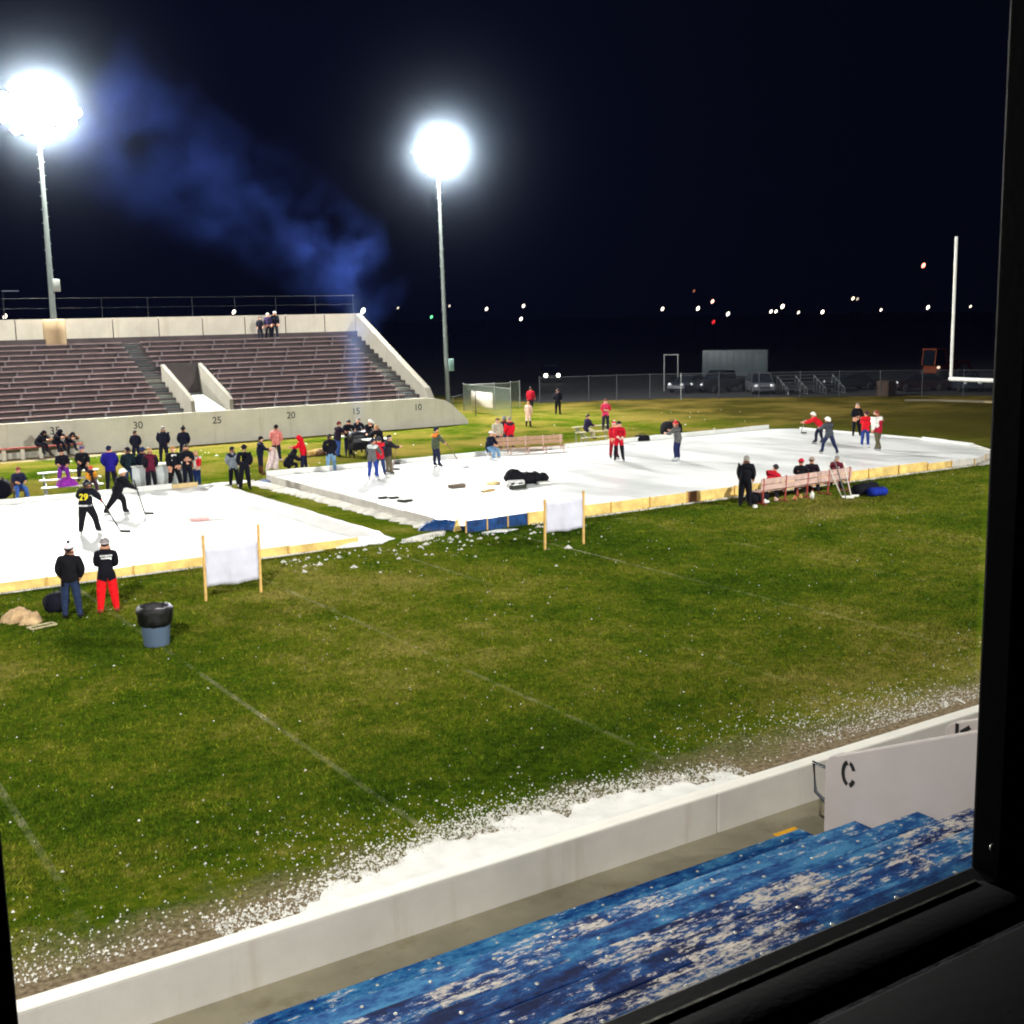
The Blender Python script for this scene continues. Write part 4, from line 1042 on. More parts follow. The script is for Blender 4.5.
def street_lamp(px, py, dist, label, rgb=(255, 250, 240), strength=30, r_=None, cat='street lamp', name='street_lamp', r_px=1.9):
    d = ray(px, py); d = d/ d.dot(FW); P = CAM+d*dist
    t = thing(name, label, cat, (P.x, P.y, 0), math.atan2(P.y, P.x)+PI/2, 'small lights in the distance'); r_ = .82*r_px/F_PX*dist
    b = MB(); b.tube([(0, .2, 0), (0, .2, P.z-.2), (0, .1, P.z+r_*.9)], [.08, .06, .04], 6); b.build('pole', mat('night_black_pole', (5, 5, 7), .9, 0, .1, 4, 0, 0), t)
    q_ = Matrix.Translation((0, 0, P.z)) @ Matrix.Rotation(R(-24), 4, 'Y')
    b = MB(); b.ell((0, 0, 0), (r_*.75, r_*.6, r_*1.25), 10, 6, 0, q_); b.build('lamp_head', emit('distant_lamp', rgb, strength), t)
    b = MB(); b.ell((0, .12, r_*1.25), (r_*.8, r_*.5, r_*.25), 8, 4); b.build('lamp_cap', M_DARK, t)
WARM, GRN, ORG, REDL = (255, 238, 215), (120, 255, 170), (255, 150, 110), (255, 50, 60)
for (x, y, dist, lbl, rgb, st_, rp) in (
  (5, 316.5, 130, 'white lamp just above the stand parapet at the left edge', WARM, 8, 2.6), (234, 312, 130, 'white lamp just above the middle of the stand parapet', WARM, 8, 2.4),
  (363, 311, 130, 'larger white lamp at the right end of the stand parapet', (235, 255, 240), 10, 3.0), (398, 308, 210, 'tiny dim white lamp left of the right floodlight mast', WARM, 2, 1.3),
  (431.5, 317, 190, 'small green light just left of the right floodlight mast', GRN, 3, 1.7), (449.5, 306, 220, 'tiny white lamp just right of the right floodlight mast', WARM, 2, 1.3),
  (486.5, 309, 200, 'white lamp alone right of the floodlight mast', WARM, 6, 1.9), (523.5, 306, 200, 'upper of two white lamps one above the other', WARM, 6, 1.9), (521, 319, 180, 'lower of two white lamps one above the other', WARM, 6, 2.0),
  (662.5, 309, 200, 'white lamp farthest left of the row over the trailer', WARM, 6, 2.0), (694, 291, 260, 'dim orange light above the lamps over the trailer', ORG, .5, 1.6),
  (698, 308.5, 190, 'white lamp left of the orange light', WARM, 6, 2.2), (712.5, 301.5, 190, 'orange white light above the red one', (255, 190, 170), 4, 2.2),
  (728, 314, 170, 'white lamp low over the left of the trailer', WARM, 6, 2.2), (713.5, 322, 170, 'red traffic light over the trailer', REDL, 1.4, 2.2),
  (771, 311.5, 190, 'left one of a close pair of white lamps', WARM, 6, 1.9), (776, 311.5, 190, 'right one of a close pair of white lamps', WARM, 6, 1.8), (782.5, 306.5, 190, 'brighter white lamp right above the close pair', WARM, 8, 2.3),
  (798.5, 312.5, 190, 'small white lamp right of the close pair', WARM, 4, 1.7), (822.5, 312, 190, 'white lamp halfway between trailer and goal post', WARM, 6, 2.1),
  (853, 298.5, 210, 'warm light of a tight pair above the metal bleacher', (255, 225, 190), 4, 1.9), (857.5, 299, 210, 'dim light at the right of the tight warm pair', (255, 235, 210), 1.2, 1.6),
  (881, 310, 200, 'small white lamp over the brown crate', WARM, 4, 1.6), (923.5, 265.5, 260, 'orange red beacon high above the orange loader', (255, 140, 120), 5, 2.6),
  (928, 307.5, 190, 'white lamp left of the goal post upright', WARM, 6, 2.1), (970.5, 306.5, 210, 'small white lamp just right of the goal post upright', WARM, 3, 1.5)):
    street_lamp(x, y, dist, lbl, rgb, st_, None, 'lamp', 'street_lamp', rp)
d_ = ray(10, 291); P = CAM+d_/d_.dot(FW)*125
t = thing('street_lamp', 'dim long lamp arm over the parapet at the left edge', 'lamp', (P.x, P.y, 0), 0)
b = MB(); b.box((0, 0, P.z), (1.7, .25, .12), 0, None, .04); b.build('lamp_head', mat('grey_lamp_head', (150, 165, 185), .5, .2, .1, 3, 0), t)
b = MB(); b.tube([(-.7, .1, 0), (-.7, .1, P.z)], .07, 6); b.build('pole', M_DARK, t)
# ------------------------------------------------------------------ people
SKIN = mat('skin', (205, 150, 122), .6, 0, .08, 12, .05); M_EYE = mat('eye', (20, 16, 14), .3, 0, .1, 9, 0)
HAIR = {'brown': (58, 40, 28), 'dark': (26, 21, 18), 'blond': (170, 130, 80), 'grey': (130, 126, 120), 'red': (120, 50, 28)}
BLACK, NAVY, JEANS, LJEANS, GREY = (19, 19, 23), (22, 26, 46), (42, 62, 105), (110, 145, 180), (112, 116, 122)
DEF = dict(lean=4, side=0, hl=4, hr=-2, kl=6, kr=4, al=4, ar=4, sl=8, sr=8, sal=10, sar=10, el=18, er=18, inl=0, inr=0, head=0, turn=0)
def fk(pose, h):
    """joint positions for a 1.75 m figure facing +Y"""
    P = dict(DEF); P.update(pose)
    J = {}; L = R(P['lean']); sd = R(P['side'])
    u = Vector((math.sin(sd), math.sin(L)*math.cos(sd), math.cos(L)*math.cos(sd))); x = Vector((math.cos(sd), 0, -math.sin(sd)))
    pel = Vector((0, 0, 0)); J['pel'] = pel; J['bel'] = pel+u*.17; J['che'] = pel+u*.36; J['shb'] = pel+u*.47; J['nek'] = pel+u*.555
    hl = L*.55+R(P['head']); hu = Vector((math.sin(sd)*.5, math.sin(hl), math.cos(hl))).normalized(); hf = Vector((0, math.cos(hl), -math.sin(hl))); hf.rotate(Quaternion(hu, R(P['turn'])))
    J['hd1'] = J['nek']+hu*.10+hf*.015; J['hd2'] = J['nek']+hu*.205; J['hu'] = hu; J['hf'] = hf
    for s_, k in ((-1, 'l'), (1, 'r')):
        hip = pel+Vector((.095*s_, 0, -.05)); ab = R(P['a'+k]); f_ = R(P['h'+k]); kn = f_-R(P['k'+k])
        d1 = Vector((s_*math.sin(ab), math.sin(f_)*math.cos(ab), -math.cos(f_)*math.cos(ab))); d2 = Vector((s_*math.sin(ab)*.7, math.sin(kn), -math.cos(kn))).normalized()
        J['hip'+k] = hip; J['kne'+k] = hip+d1*.425; J['ank'+k] = J['kne'+k]+d2*.41
        J['toe'+k] = J['ank'+k]+Vector((s_*.04, .19, -.045)) if kn > -.9 else J['ank'+k]+Vector((0, .08, -.18))
        J['hee'+k] = J['ank'+k]+Vector((0, -.05, -.05)) if kn > -.9 else J['ank'+k]+Vector((0, -.06, .0))
        sh = J['shb']+x*(.185*s_); sf = R(P['s'+k])+L*.6; sa = R(P['sa'+k]); ef = sf+R(P['e'+k]); inn = R(P['in'+k])
        J['sho'+k] = sh; d3 = Vector((s_*math.sin(sa), math.sin(sf)*math.cos(sa), -math.cos(sf)*math.cos(sa)))
        d4 = Vector((s_*(math.sin(sa)*.5-math.sin(inn)), math.sin(ef)*math.cos(inn), -math.cos(ef)*math.cos(inn))).normalized()
        J['elb'+k] = sh+d3*.285; J['wri'+k] = J['elb'+k]+d4*.245; J['han'+k] = J['wri'+k]+d4*.085; J['fd'+k] = d4
    sc = h/1.75
    return {k: (v*sc if k not in ('hu', 'hf', 'fdl', 'fdr') else v) for k, v in J.items()}, sc
CHAIN = [('pel', 'bel'), ('bel', 'che'), ('che', 'shb'), ('shb', 'nek'), ('nek', 'hd1'), ('hd1', 'hd2')]
for k in 'lr': CHAIN += [('pel', 'hip'+k), ('hip'+k, 'kne'+k), ('kne'+k, 'ank'+k), ('ank'+k, 'toe'+k), ('ank'+k, 'hee'+k), ('shb', 'sho'+k), ('sho'+k, 'elb'+k), ('elb'+k, 'wri'+k), ('wri'+k, 'han'+k)]
RAD = dict(pel=.150, bel=.150, che=.165, shb=.125, nek=.066, hd1=.098, hd2=.096, hip=.108, kne=.074, ank=.056, toe=.044, hee=.046, sho=.086, elb=.062, wri=.046, han=.042)
def skin_body(J, sc, bulk, legbulk=1.0):
    names = ['pel']+[c for _, c in CHAIN]
    me = bpy.data.meshes.new('tmp'); me.from_pydata([J[n] for n in names], [(names.index(a), names.index(c)) for a, c in CHAIN], [])
    o = bpy.data.objects.new('tmp', me); COL.objects.link(o)
    sk = o.modifiers.new('skin', 'SKIN'); sk.branch_smoothing = .4
    su = o.modifiers.new('sub', 'SUBSURF'); su.levels = 1; su.render_levels = 1
    lay = me.skin_vertices[0].data
    for i, n in enumerate(names):
        r_ = RAD[n if n in RAD else n[:-1]]*sc*1.10
        base = n[:3]
        if base in ('pel', 'bel', 'che', 'shb', 'sho', 'elb'): r_ *= bulk
        if base in ('hip', 'kne', 'ank'): r_ *= legbulk
        lay[i].radius = (r_, r_); lay[i].use_root = (i == 0)
    bpy.context.view_layer.update()
    ev = o.evaluated_get(bpy.context.evaluated_depsgraph_get())
    m2 = bpy.data.meshes.new_from_object(ev)
    bpy.data.objects.remove(o); bpy.data.meshes.remove(me)
    return m2
def seg_d(p, a, c):
    d = c-a; t = max(0, min(1, (p-a).dot(d)/max(1e-9, d.length_squared))); return (p-(a+d*t)).length, t
NP = [0]
def person(px, py, label, face=0, h=1.72, pose=None, jacket=BLACK, pants=NAVY, shoes=(20, 18, 18), head=('hat', BLACK), z0=0.0, sleeves=None, gloves=None, bulk=1.12, hem=.14, seat=None, shoulders=None, legbulk=1.05, at=None, lower=None, skates=False, hair='dark'):
    """one figure: a skinned body with its clothes as colours, headwear as a child"""
    NP[0] += 1; random.seed(NP[0])
    pose = dict(pose or {})
    for k_, a_ in (('lean', 3), ('side', 3.5), ('hl', 5), ('hr', 5), ('al', 2), ('ar', 2), ('sl', 7), ('sr', 7), ('el', 9), ('er', 9), ('head', 7)):
        pose[k_] = pose.get(k_, DEF[k_])+random.uniform(-a_, a_)
    pose['turn'] = pose.get('turn', 0)+random.uniform(-32, 32)
    J, sc = fk(pose, h); bulk *= 1.15; legbulk *= 1.12
    P0 = at if at is not None else g(px, py, z0)
    me = skin_body(J, sc, bulk, legbulk)
    mats = [cloth(jacket), cloth(pants), mat('leather_shoe', shoes, .6, 0, .2, 12, .1), SKIN, cloth(gloves) if gloves else SKIN, cloth(sleeves or jacket), cloth(shoulders or jacket), cloth(lower or pants), M_EYE]
    me.materials.clear()
    for m_ in mats: me.materials.append(m_)
    def cls(p):
        best = min(((seg_d(p, J[a], J[c]), a, c) for a, c in CHAIN), key=lambda q_: q_[0][0]-{'hi': .03}.get('', 0)); (d, t), a, c = best
        if c in ('bel', 'che', 'shb'): return 6 if (c == 'shb' and shoulders) else 0
        if c == 'nek': return 0
        if c == 'hd1' and t < .22: return 0
        if c in ('hd1', 'hd2'): return 3
        k = c[:3]
        if k == 'hip': return 0
        if k == 'kne': return 0 if t < hem else 1
        if k == 'ank': return 7 if t > .1 else 1
        if k in ('toe', 'hee'): return 2
        if k == 'sho': return 6 if shoulders else 0
        if k in ('elb',): return 5
        if k == 'wri': return 5 if t < .86 else 4
        return 4
    mi = [cls(f.center) for f in me.polygons]
    me.polygons.foreach_set('material_index', mi); me.polygons.foreach_set('use_smooth', [True]*len(mi))
    # fingers, nose and eyes grow out of the same mesh
    bm = bmesh.new(); bm.from_mesh(me)
    def spike(a, c, e, r0, r1, m_):
        rings = []
        for q_, r_ in ((a, r0), (c, (r0+r1)/2*1.05), (e, r1)):
            t_ = (e-a).normalized(); x_ = t_.orthogonal().normalized(); y_ = t_.cross(x_)
            rings.append([bm.verts.new(q_+(x_*math.cos(w)+y_*math.sin(w))*r_) for w in (0, PI/2, PI, 3*PI/2)])
        for i in range(2):
            for j in range(4): f = bm.faces.new((rings[i][j], rings[i][(j+1) % 4], rings[i+1][(j+1) % 4], rings[i+1][j])); f.material_index = m_; f.smooth = True
        f = bm.faces.new(rings[2]); f.material_index = m_
    for k, s_ in (('l', -1), ('r', 1)):
        H = J['han'+k]; d = J['fd'+k]; fwd = Vector((-s_*.9, .25, -.1)); sidev = d.cross(fwd).normalized()
        curl = (-sidev.cross(d)).normalized()
        for i, (off, ln) in enumerate(((-.03, .066), (-.01, .076), (.011, .070), (.031, .056))):
            a = H+sidev*off*sc; c = a+(d*.62+fwd*.25)*ln*sc; e = c+(d*.25+fwd*.6)*ln*.8*sc
            spike(a, c, e, .0105*sc, .008*sc, 4)
        a = J['wri'+k].lerp(H, .35)+sidev*(-.03)*sc; spike(a, a+(d*.5-sidev*.5+fwd*.2)*.05*sc, a+(d*.9-sidev*.45+fwd*.4)*.075*sc, .012*sc, .009*sc, 4)
    hc = J['hd1'].lerp(J['hd2'], .45); hf, hu = J['hf'], J['hu']; hx = hf.cross(hu)
    spike(hc+hf*.07*sc+hu*.005*sc, hc+hf*.105*sc-hu*.02*sc, hc+hf*.118*sc-hu*.03*sc, .018*sc, .012*sc, 3)
    for s_ in (-1, 1):
        c = hc+hf*.088*sc+hx*(.034*s_*sc)+hu*.018*sc; spike(c, c+hf*.006*sc, c+hf*.010*sc, .012*sc, .007*sc, 8)
    c = hc+hf*.085*sc-hu*.055*sc; spike(c-hx*.02*sc, c+hf*.006*sc, c+hx*.02*sc, .007*sc, .006*sc, 8)
    # set down on the ground
    if seat is None: dz = -min(v.co.z for v in bm.verts)
    else: dz = seat+.13*sc*bulk
    if skates: dz += .06
    bmesh.ops.translate(bm, verts=bm.verts, vec=(0, 0, dz))
    bmesh.ops.recalc_face_normals(bm, faces=bm.faces); bm.to_mesh(me); bm.free()
    me.name = 'person'
    o = bpy.data.objects.new('person', me); COL.objects.link(o)
    away = math.atan2(P0.y, P0.x); hd = away-R(face)
    o.location = (P0.x, P0.y, z0 if at is None else at.z); o.rotation_euler.z = hd-PI/2
    tag(o, label, 'person')
    # headwear
    M0 = Matrix((hx, hf, hu)).transposed().to_4x4(); M0.translation = hc+Vector((0, 0, dz)); M0 = M0 @ Matrix.Scale(sc*1.1, 4)
    kind, col = head[0], head[1] if len(head) > 1 else None
    def cap(rx, ry, rz, zlow, m_, name, extra=None, back=0, face_open=False):
        b = MB(); n = 14; vs = []; fs = []; rings = 7
        for j in range(rings+1):
            t = (j/rings)
            for i in range(n):
                a = 2*PI*i/n; fy = math.sin(a)
                zl = zlow-back*max(0, -fy)+(.05*max(0, fy) if face_open else 0)
                z = rz-(rz-zl)*t; q_ = math.sqrt(max(0.0, 1-max(-.35, min(1, z/rz))**2)) if z > 0 else math.sqrt(max(0.2, 1-(z/rz)**2*.45))
                vs.append((rx*q_*math.cos(a), ry*q_*fy-.005, z))
        for j in range(rings):
            for i in range(n): fs.append((j*n+i, (j+1)*n+i, (j+1)*n+(i+1) % n, j*n+(i+1) % n))
        b.add(vs, fs, 0, True, M0)
        if extra: extra(b)
        return b
    if kind in ('hat', 'pom'):
        b = cap(.108, .118, .135, .028, None, 'knit_cap', None, .035)
        o2 = b.build('knit_cap', cloth(col), o)
        b = MB(); pts = [(.108*math.cos(a), .116*math.sin(a)-.006, .034-.03*max(0, -math.sin(a))) for a in [2*PI*i/14 for i in range(15)]]
        b.tube([M0 @ Vector(p) for p in pts], .014*sc, 6); b.build('cap_brim', cloth(head[2] if len(head) > 2 else col), o2)
        if kind == 'pom': b = MB(); b.ell((0, 0, .15), (.04, .04, .04), 8, 6, 0, M0); b.build('pompom', cloth(head[2] if len(head) > 2 else col), o2)
    elif kind == 'cap':
        b = cap(.104, .114, .125, .035, None, 'cap', None, .03); b.box((0, .15, .045), (.13, .11, .012), 0, M0); b.build('cap', cloth(col), o)
    elif kind == 'hood':
        b = cap(.122, .13, .14, -.10, None, 'hood', None, .05, False)
        # open the face side
        keep = [(f, mm, ss) for f, mm, ss in zip(b.f, b.m, b.sm) if not all((M0.inverted() @ Vector(b.v[i])).y > .055 and (M0.inverted() @ Vector(b.v[i])).z < .075 for i in f)]
        b.f = [k[0] for k in keep]; b.m = [k[1] for k in keep]; b.sm = [k[2] for k in keep]
        b.ell((0, -.07, -.13), (.12, .09, .07), 10, 6, 0, M0); b.build('hood', cloth(col), o)
    elif kind == 'helmet':
        mh = mat('helmet_shell', col, .35, 0, .05, 4, 0, .5)
        b = cap(.120, .132, .145, .02, None, 'helmet', None, .075); b.box((0, .118, .045), (.17, .03, .03), 0, M0); o2 = b.build('helmet', mh, o)
        b = MB()
        for zz in (-.03, -.07): b.tube([M0 @ Vector((.1*math.cos(a), .12*math.sin(a)+.01, zz)) for a in [R(20+14*i) for i in range(11)]], .005*sc, 4)
        for a in (50, 90, 130): b.tube([M0 @ Vector((.1*math.cos(R(a)), .12*math.sin(R(a))+.012, zz)) for zz in (.02, -.03, -.08)], .005*sc, 4)
        b.build('face_cage', M_DARK, o2)
    elif kind == 'hair':
        b = cap(.102, .112, .128, .03, None, 'hair', None, .085); b.build('hair', mat('hair', HAIR[col], .6, 0, .3, 20, .4), o)
    if kind in ('hat', 'pom', 'cap'):
        b = MB(); b.ell((0, -.055, .0), (.088, .06, .065), 10, 6, 0, M0); b.build('hair', mat('hair', HAIR[hair], .6, 0, .3, 20, .4), o)
    if skates:
        for k in 'lr':
            t_, h_ = J['toe'+k]+Vector((0, 0, dz)), J['hee'+k]+Vector((0, 0, dz)); zz = min(t_.z, h_.z)
            dr = (t_-h_); b = MB()
            b.bar(h_+Vector((0, 0, -.075*sc)), t_+Vector((0, 0, -.075*sc))+dr*.1, .012, .07); b.build('skate_blade', M_METAL, o)
    o['dz'] = 0; del o['dz']
    o2w = Matrix.Translation(o.location) @ Matrix.Rotation(o.rotation_euler.z, 4, 'Z')
    hands = [o2w @ (J['han'+k]+Vector((0, 0, dz))) for k in 'lr']
    chest = (J['shb']+Vector((0, 0, dz)), sc)
    return o, hands, chest, J, dz
def carry_stick(pp, blade_px, z, label, shaft=(48, 42, 40), extra=.35):
    o, hands, *_ = pp; B = g(blade_px[0], blade_px[1], z); B.z = z
    mid = (hands[0]+hands[1])/2; low = min(hands, key=lambda q_: (q_-B).length)
    d = (low-B).normalized()
    stick('hockey_stick', low+d*extra, B, label, (RT.x, RT.y, 0), shaft)

POCKET = dict(lean=2, sl=-8, sr=-8, sal=17, sar=17, el=42, er=42, inl=28, inr=28, al=6, ar=6, hl=2, hr=2, kl=3, kr=3)
STAND = dict(sal=9, sar=9, sl=4, sr=2, el=22, er=20, inl=8, inr=8)
FOLD = dict(lean=3, sl=12, sr=12, sal=14, sar=14, el=80, er=80, inl=50, inr=50)
REACH = dict(lean=12, sl=35, sr=30, sal=12, sar=12, el=45, er=50, inl=8, inr=8, head=12)
SIT = dict(lean=12, hl=85, hr=82, kl=82, kr=86, al=8, ar=8, sl=22, sr=22, el=55, er=55, inl=20, inr=20, head=5)
HUNCH = dict(lean=38, hl=88, hr=84, kl=88, kr=80, al=10, ar=10, sl=28, sr=28, el=50, er=50, inl=20, inr=20, head=22)
SKATE = dict(lean=26, hl=42, hr=-14, kl=36, kr=18, al=8, ar=16, sl=22, sr=34, sal=22, sar=16, el=55, er=32, inl=25, inr=10, head=-14)
LUNGE = dict(lean=32, hl=46, hr=-38, kl=44, kr=4, al=6, ar=14, sl=4, sr=8, sal=14, sar=14, el=50, er=36, inl=12, inr=10, head=-14)
GLIDE = dict(lean=14, hl=14, hr=10, kl=22, kr=20, al=8, ar=8, sl=20, sr=25, sal=16, sar=14, el=50, er=40, inl=22, inr=12, head=-4)
BEND = dict(lean=52, hl=30, hr=14, kl=34, kr=30, al=9, ar=9, sl=30, sr=35, sal=10, sar=10, el=28, er=30, head=-30)
CROUCH = dict(lean=40, hl=105, hr=98, kl=128, kr=120, al=14, ar=14, sl=30, sr=30, el=40, er=40, inl=20, inr=20, head=10)
WALK = dict(lean=5, hl=22, hr=-18, kl=10, kr=22, sl=-14, sr=18, el=20, er=24)

# --- near the camera
pA = person(73, 619, 'person in black jacket and blue jeans with a striped knit hat, hands in pockets', 6, 1.80, POCKET, BLACK, (38, 50, 78), (16, 16, 22), ('pom', (205, 200, 205), (40, 36, 48)), bulk=1.2, hem=.10)
b = MB(); b.box((-.30, -.02, 1.12), (.02, .05, .045))
pB = person(109, 612.5, 'person in black hoodie with white back lettering and bright red trousers', -8, 1.80, dict(POCKET, sal=8, sar=10, inl=45, inr=45, el=60, er=60, sl=10, sr=10), (17, 17, 24), (222, 22, 28), (150, 60, 45), ('hat', (128, 122, 124), (170, 165, 165)), bulk=1.12, hem=.22, legbulk=1.2)
M_PRT = mat('white_print', (225, 225, 225), .7, 0, .1, 9, 0)
def back_text(pp, s_, size, m_, name='jersey_number', dy=-.155, dzz=-.12, tilt=4, yy=None):
    o, hands, (sh, sc), J, dz = pp
    c = J['che']+Vector((0, 0, dz))
    M = Matrix.Translation(c+Vector((0, dy*sc, dzz))) @ Matrix.Rotation(R(-tilt), 4, 'X') @ Matrix.Rotation(PI/2, 4, 'X')
    text_part(name, s_, size, m_, o, M, .012, .006)
# the lettering itself is too small to read in the photo: two short white bars of print
b = MB(); cJ = pB[3]['shb']+Vector((0, 0, pB[4]))
for k, (w, z) in enumerate(((.26, .02), (.22, -.035))):
    x = -w/2
    while x < w/2: b.box((x+.012, -.150-.006*k, cJ.z-.05+z+.01*random.random()), (.02+.012*random.random(), .03, .034)); x += .036
b.build('back_print', M_PRT, pB[0])

# --- skaters on the left ice
p3 = person(88, 535, 'skater in black and white jersey number 29 bending over a stick', 25, 1.76, dict(SKATE, lean=20, hl=18, hr=22, kl=18, kr=34, al=16, ar=20, sr=30, er=12, sar=20, sal=38, el=60), (18, 19, 27), (18, 18, 22), (20, 20, 22), ('helmet', (24, 24, 28)), Z1, gloves=(200, 90, 80), bulk=1.42, legbulk=1.35, skates=True, hem=.2)
M_YEL = mat('yellow_print', (232, 214, 40), .7, 0, .05, 9, 0)
back_text(p3, '29', .30, M_YEL, 'jersey_number', -.235, -.06, 20)
b = MB(); J3, dz3 = p3[3], p3[4]
for i in range(16):
    a = PI*(.95+1.1*i/15); b.box((.195*math.cos(a), .165*math.sin(a)-.01, dz3+.015), (.075, .035, .05))
b.build('jersey_stripe', M_PRT, p3[0])
for k, s_ in (('r', 1), ('l', -1)):
    b = MB(); a_, c_ = J3['sho'+k]+Vector((0, 0, dz3)), J3['elb'+k]+Vector((0, 0, dz3)); w_ = J3['wri'+k]+Vector((0, 0, dz3))
    b.tube([a_+Vector((0, -.085, .03)), c_+Vector((s_*.02, -.075, 0)), w_+Vector((0, -.05, .02))], .014, 5); b.build('sleeve_stripe', M_PRT, p3[0])
carry_stick(p3, (121, 532.5), Z1, 'black bladed hockey stick held by the skater numbered 29', (44, 38, 36))
p4 = person(118, 516, 'skater in black with a white helmet lunging on the left ice', 70, 1.78, LUNGE, (16, 17, 22), (17, 17, 22), (24, 24, 24), ('helmet', (232, 234, 232)), Z1, gloves=(22, 22, 24), bulk=1.38, legbulk=1.3, skates=True)
carry_stick(p4, (145, 514.5), Z1, 'long hockey stick held by the lunging skater in a white helmet', (44, 38, 36))

# --- around the left rink
person(20, 501, 'seated person in dark jacket over a red top and blue jeans at the left', 165, 1.70, SIT, (28, 30, 50), (58, 92, 160), (120, 120, 125), ('hair', 'red'), seat=.45, bulk=1.15, sleeves=(30, 32, 54), shoulders=(30, 32, 54))
c0 = g(20, 501); t = thing('folding_chair', 'brown folding chair under the seated person in blue jeans', 'chair', (c0.x, c0.y, 0), math.atan2(c0.y, c0.x)-PI/2-R(165))
b = MB(); b.box((0, 0, .43), (.46, .44, .04), 0, None, .01); b.build('seat', mat('brown_canvas', (100, 66, 42), .85, 0, .2, 6, .2), t)
b = MB(); b.box((0, -.27, .70), (.46, .03, .40), 0, None, .01); b.build('backrest', mat('brown_canvas', (100, 66, 42), .85, 0, .2, 6, .2), t)
for sx in (-.21, .21):
    for y0_, y1_, z1_ in ((.2, -.22, .46), (-.25, .2, .44)): b = MB(); b.bar((sx, y0_, 0), (sx, y1_, z1_), .025, .025); b.build('leg', M_DARK, t)
def on_bleacher(t, x, k, run=.55, rise=.24):
    M = Matrix.Translation(t.location) @ Matrix.Rotation(t.rotation_euler.z, 4, 'Z'); p = M @ Vector((x, .2+run*k-.02, 0)); return Vector((p.x, p.y, 0)), .445+rise*k
q_, s_ = on_bleacher(bl1, 1.0, 2); person(0, 0, 'dark jacketed person seated behind a purple blanket on the white bleacher', 178, 1.70, dict(SIT, sl=10, sr=10), (22, 20, 28), (110, 40, 140), BLACK, ('pom', (24, 20, 24)), at=q_, seat=s_)
q_, s_ = on_bleacher(bl1, 1.0, 0); bk = crumpled('blanket', 'purple blanket bundled on the white bleacher', 'blanket', (q_.x, q_.y+.05, s_-.02), (.85, .45, .40), N_CL(132, 44, 150), R(5), 12)
q_, s_ = on_bleacher(bl1, 1.75, 2); person(0, 0, 'person in dark jacket and purple cap seated high on the white bleacher', 175, 1.76, SIT, (22, 22, 26), (30, 28, 36), BLACK, ('cap', (88, 72, 120)), at=q_, seat=s_, hair='blond', bulk=1.2)
q_, s_ = on_bleacher(bl1, 1.95, 0); person(0, 0, 'child in an orange red helmet seated low on the white bleacher', 170, 1.35, SIT, (30, 26, 36), (70, 40, 60), BLACK, ('helmet', (214, 70, 52)), at=q_, seat=s_, sleeves=(206, 140, 40), gloves=(206, 140, 40))
person(112, 491, 'tall broad person in a royal blue jacket seen from behind', 5, 1.88, POCKET, (34, 28, 128), (22, 24, 34), BLACK, ('cap', (26, 32, 62)), bulk=1.34, hem=.2)
person(130.5, 491, 'person in dark green jacket and blue jeans right of the royal blue jacket', 10, 1.82, POCKET, (20, 34, 42), JEANS, (80, 70, 60), ('cap', (26, 24, 28)), bulk=1.18)
person(145, 490, 'person in dark navy clothes standing left of the maroon jacket', 0, 1.78, STAND, (24, 28, 44), (28, 36, 60), BLACK, ('hat', (32, 44, 78)), bulk=1.12)
person(152, 491.5, 'person in maroon jacket with black sleeves and dark trousers', -10, 1.80, POCKET, (92, 24, 46), (22, 22, 28), BLACK, ('hair', 'blond'), sleeves=(26, 22, 30), bulk=1.18)
p14 = person(175.5, 489, 'person in black hockey jersey with a pale emblem facing the ice', 175, 1.82, dict(STAND, al=12, ar=12, hl=6, hr=6), (18, 20, 26), (16, 16, 18), BLACK, ('hair', 'blond'), bulk=1.25, hem=.2)
b = MB(); cc = p14[3]['che']; cc = cc+Vector((0, 0, p14[4]))
for a_, c_ in (((-.09, .09), (.09, -.09)), ((-.09, -.09), (.09, .09)), ((-.1, .11), (.1, .11)), ((-.1, -.11), (.1, -.11))): b.bar((a_[0], .205, cc.z+a_[1]), (c_[0], .205, cc.z+c_[1]), .03, .045)
b.build('jersey_emblem', M_PRT, p14[0])
person(188.5, 487.5, 'person in black jacket right of the black hockey jersey', 170, 1.80, FOLD, (22, 24, 32), (20, 22, 34), BLACK, ('hair', 'brown'), bulk=1.2)
person(197.5, 486, 'child in white and red jacket and blue trousers at the rink corner', -150, 1.52, STAND, (214, 208, 196), (30, 50, 100), BLACK, ('hair', 'blond'), sleeves=(190, 36, 42), bulk=1.15)
for x, lbl, hh, bk_, sw in ((137, 'dark figure alone by the wall under the number 30', 1.62, 1.1, ('hair', 'brown')), (164.5, 'broad dark figure by the wall between two slimmer ones', 1.80, 1.35, ('hair', 'grey')), (185, 'dark figure by the wall turned left with a tall hat', 1.78, 1.15, ('pom', (28, 32, 36)))):
    person(x, 463, lbl, 10, hh, POCKET, (24, 26, 42), (26, 28, 44), BLACK, sw, bulk=bk_)
def on_wall_bench(px): q_ = at_y(px, 450, 66.55); return Vector((q_.x, 66.5, 0))
person(0, 0, 'dark figure hunched at the left on the red wall bench', 120, 1.72, HUNCH, (20, 20, 28), (22, 22, 34), BLACK, ('hood', (20, 20, 28)), at=on_wall_bench(37.5), seat=.655, bulk=1.2)
person(0, 0, 'dark figure in the middle of the red wall bench', 140, 1.76, HUNCH, (18, 18, 26), (24, 24, 38), BLACK, ('hood', (18, 18, 26)), at=on_wall_bench(55.5), seat=.655, bulk=1.25)
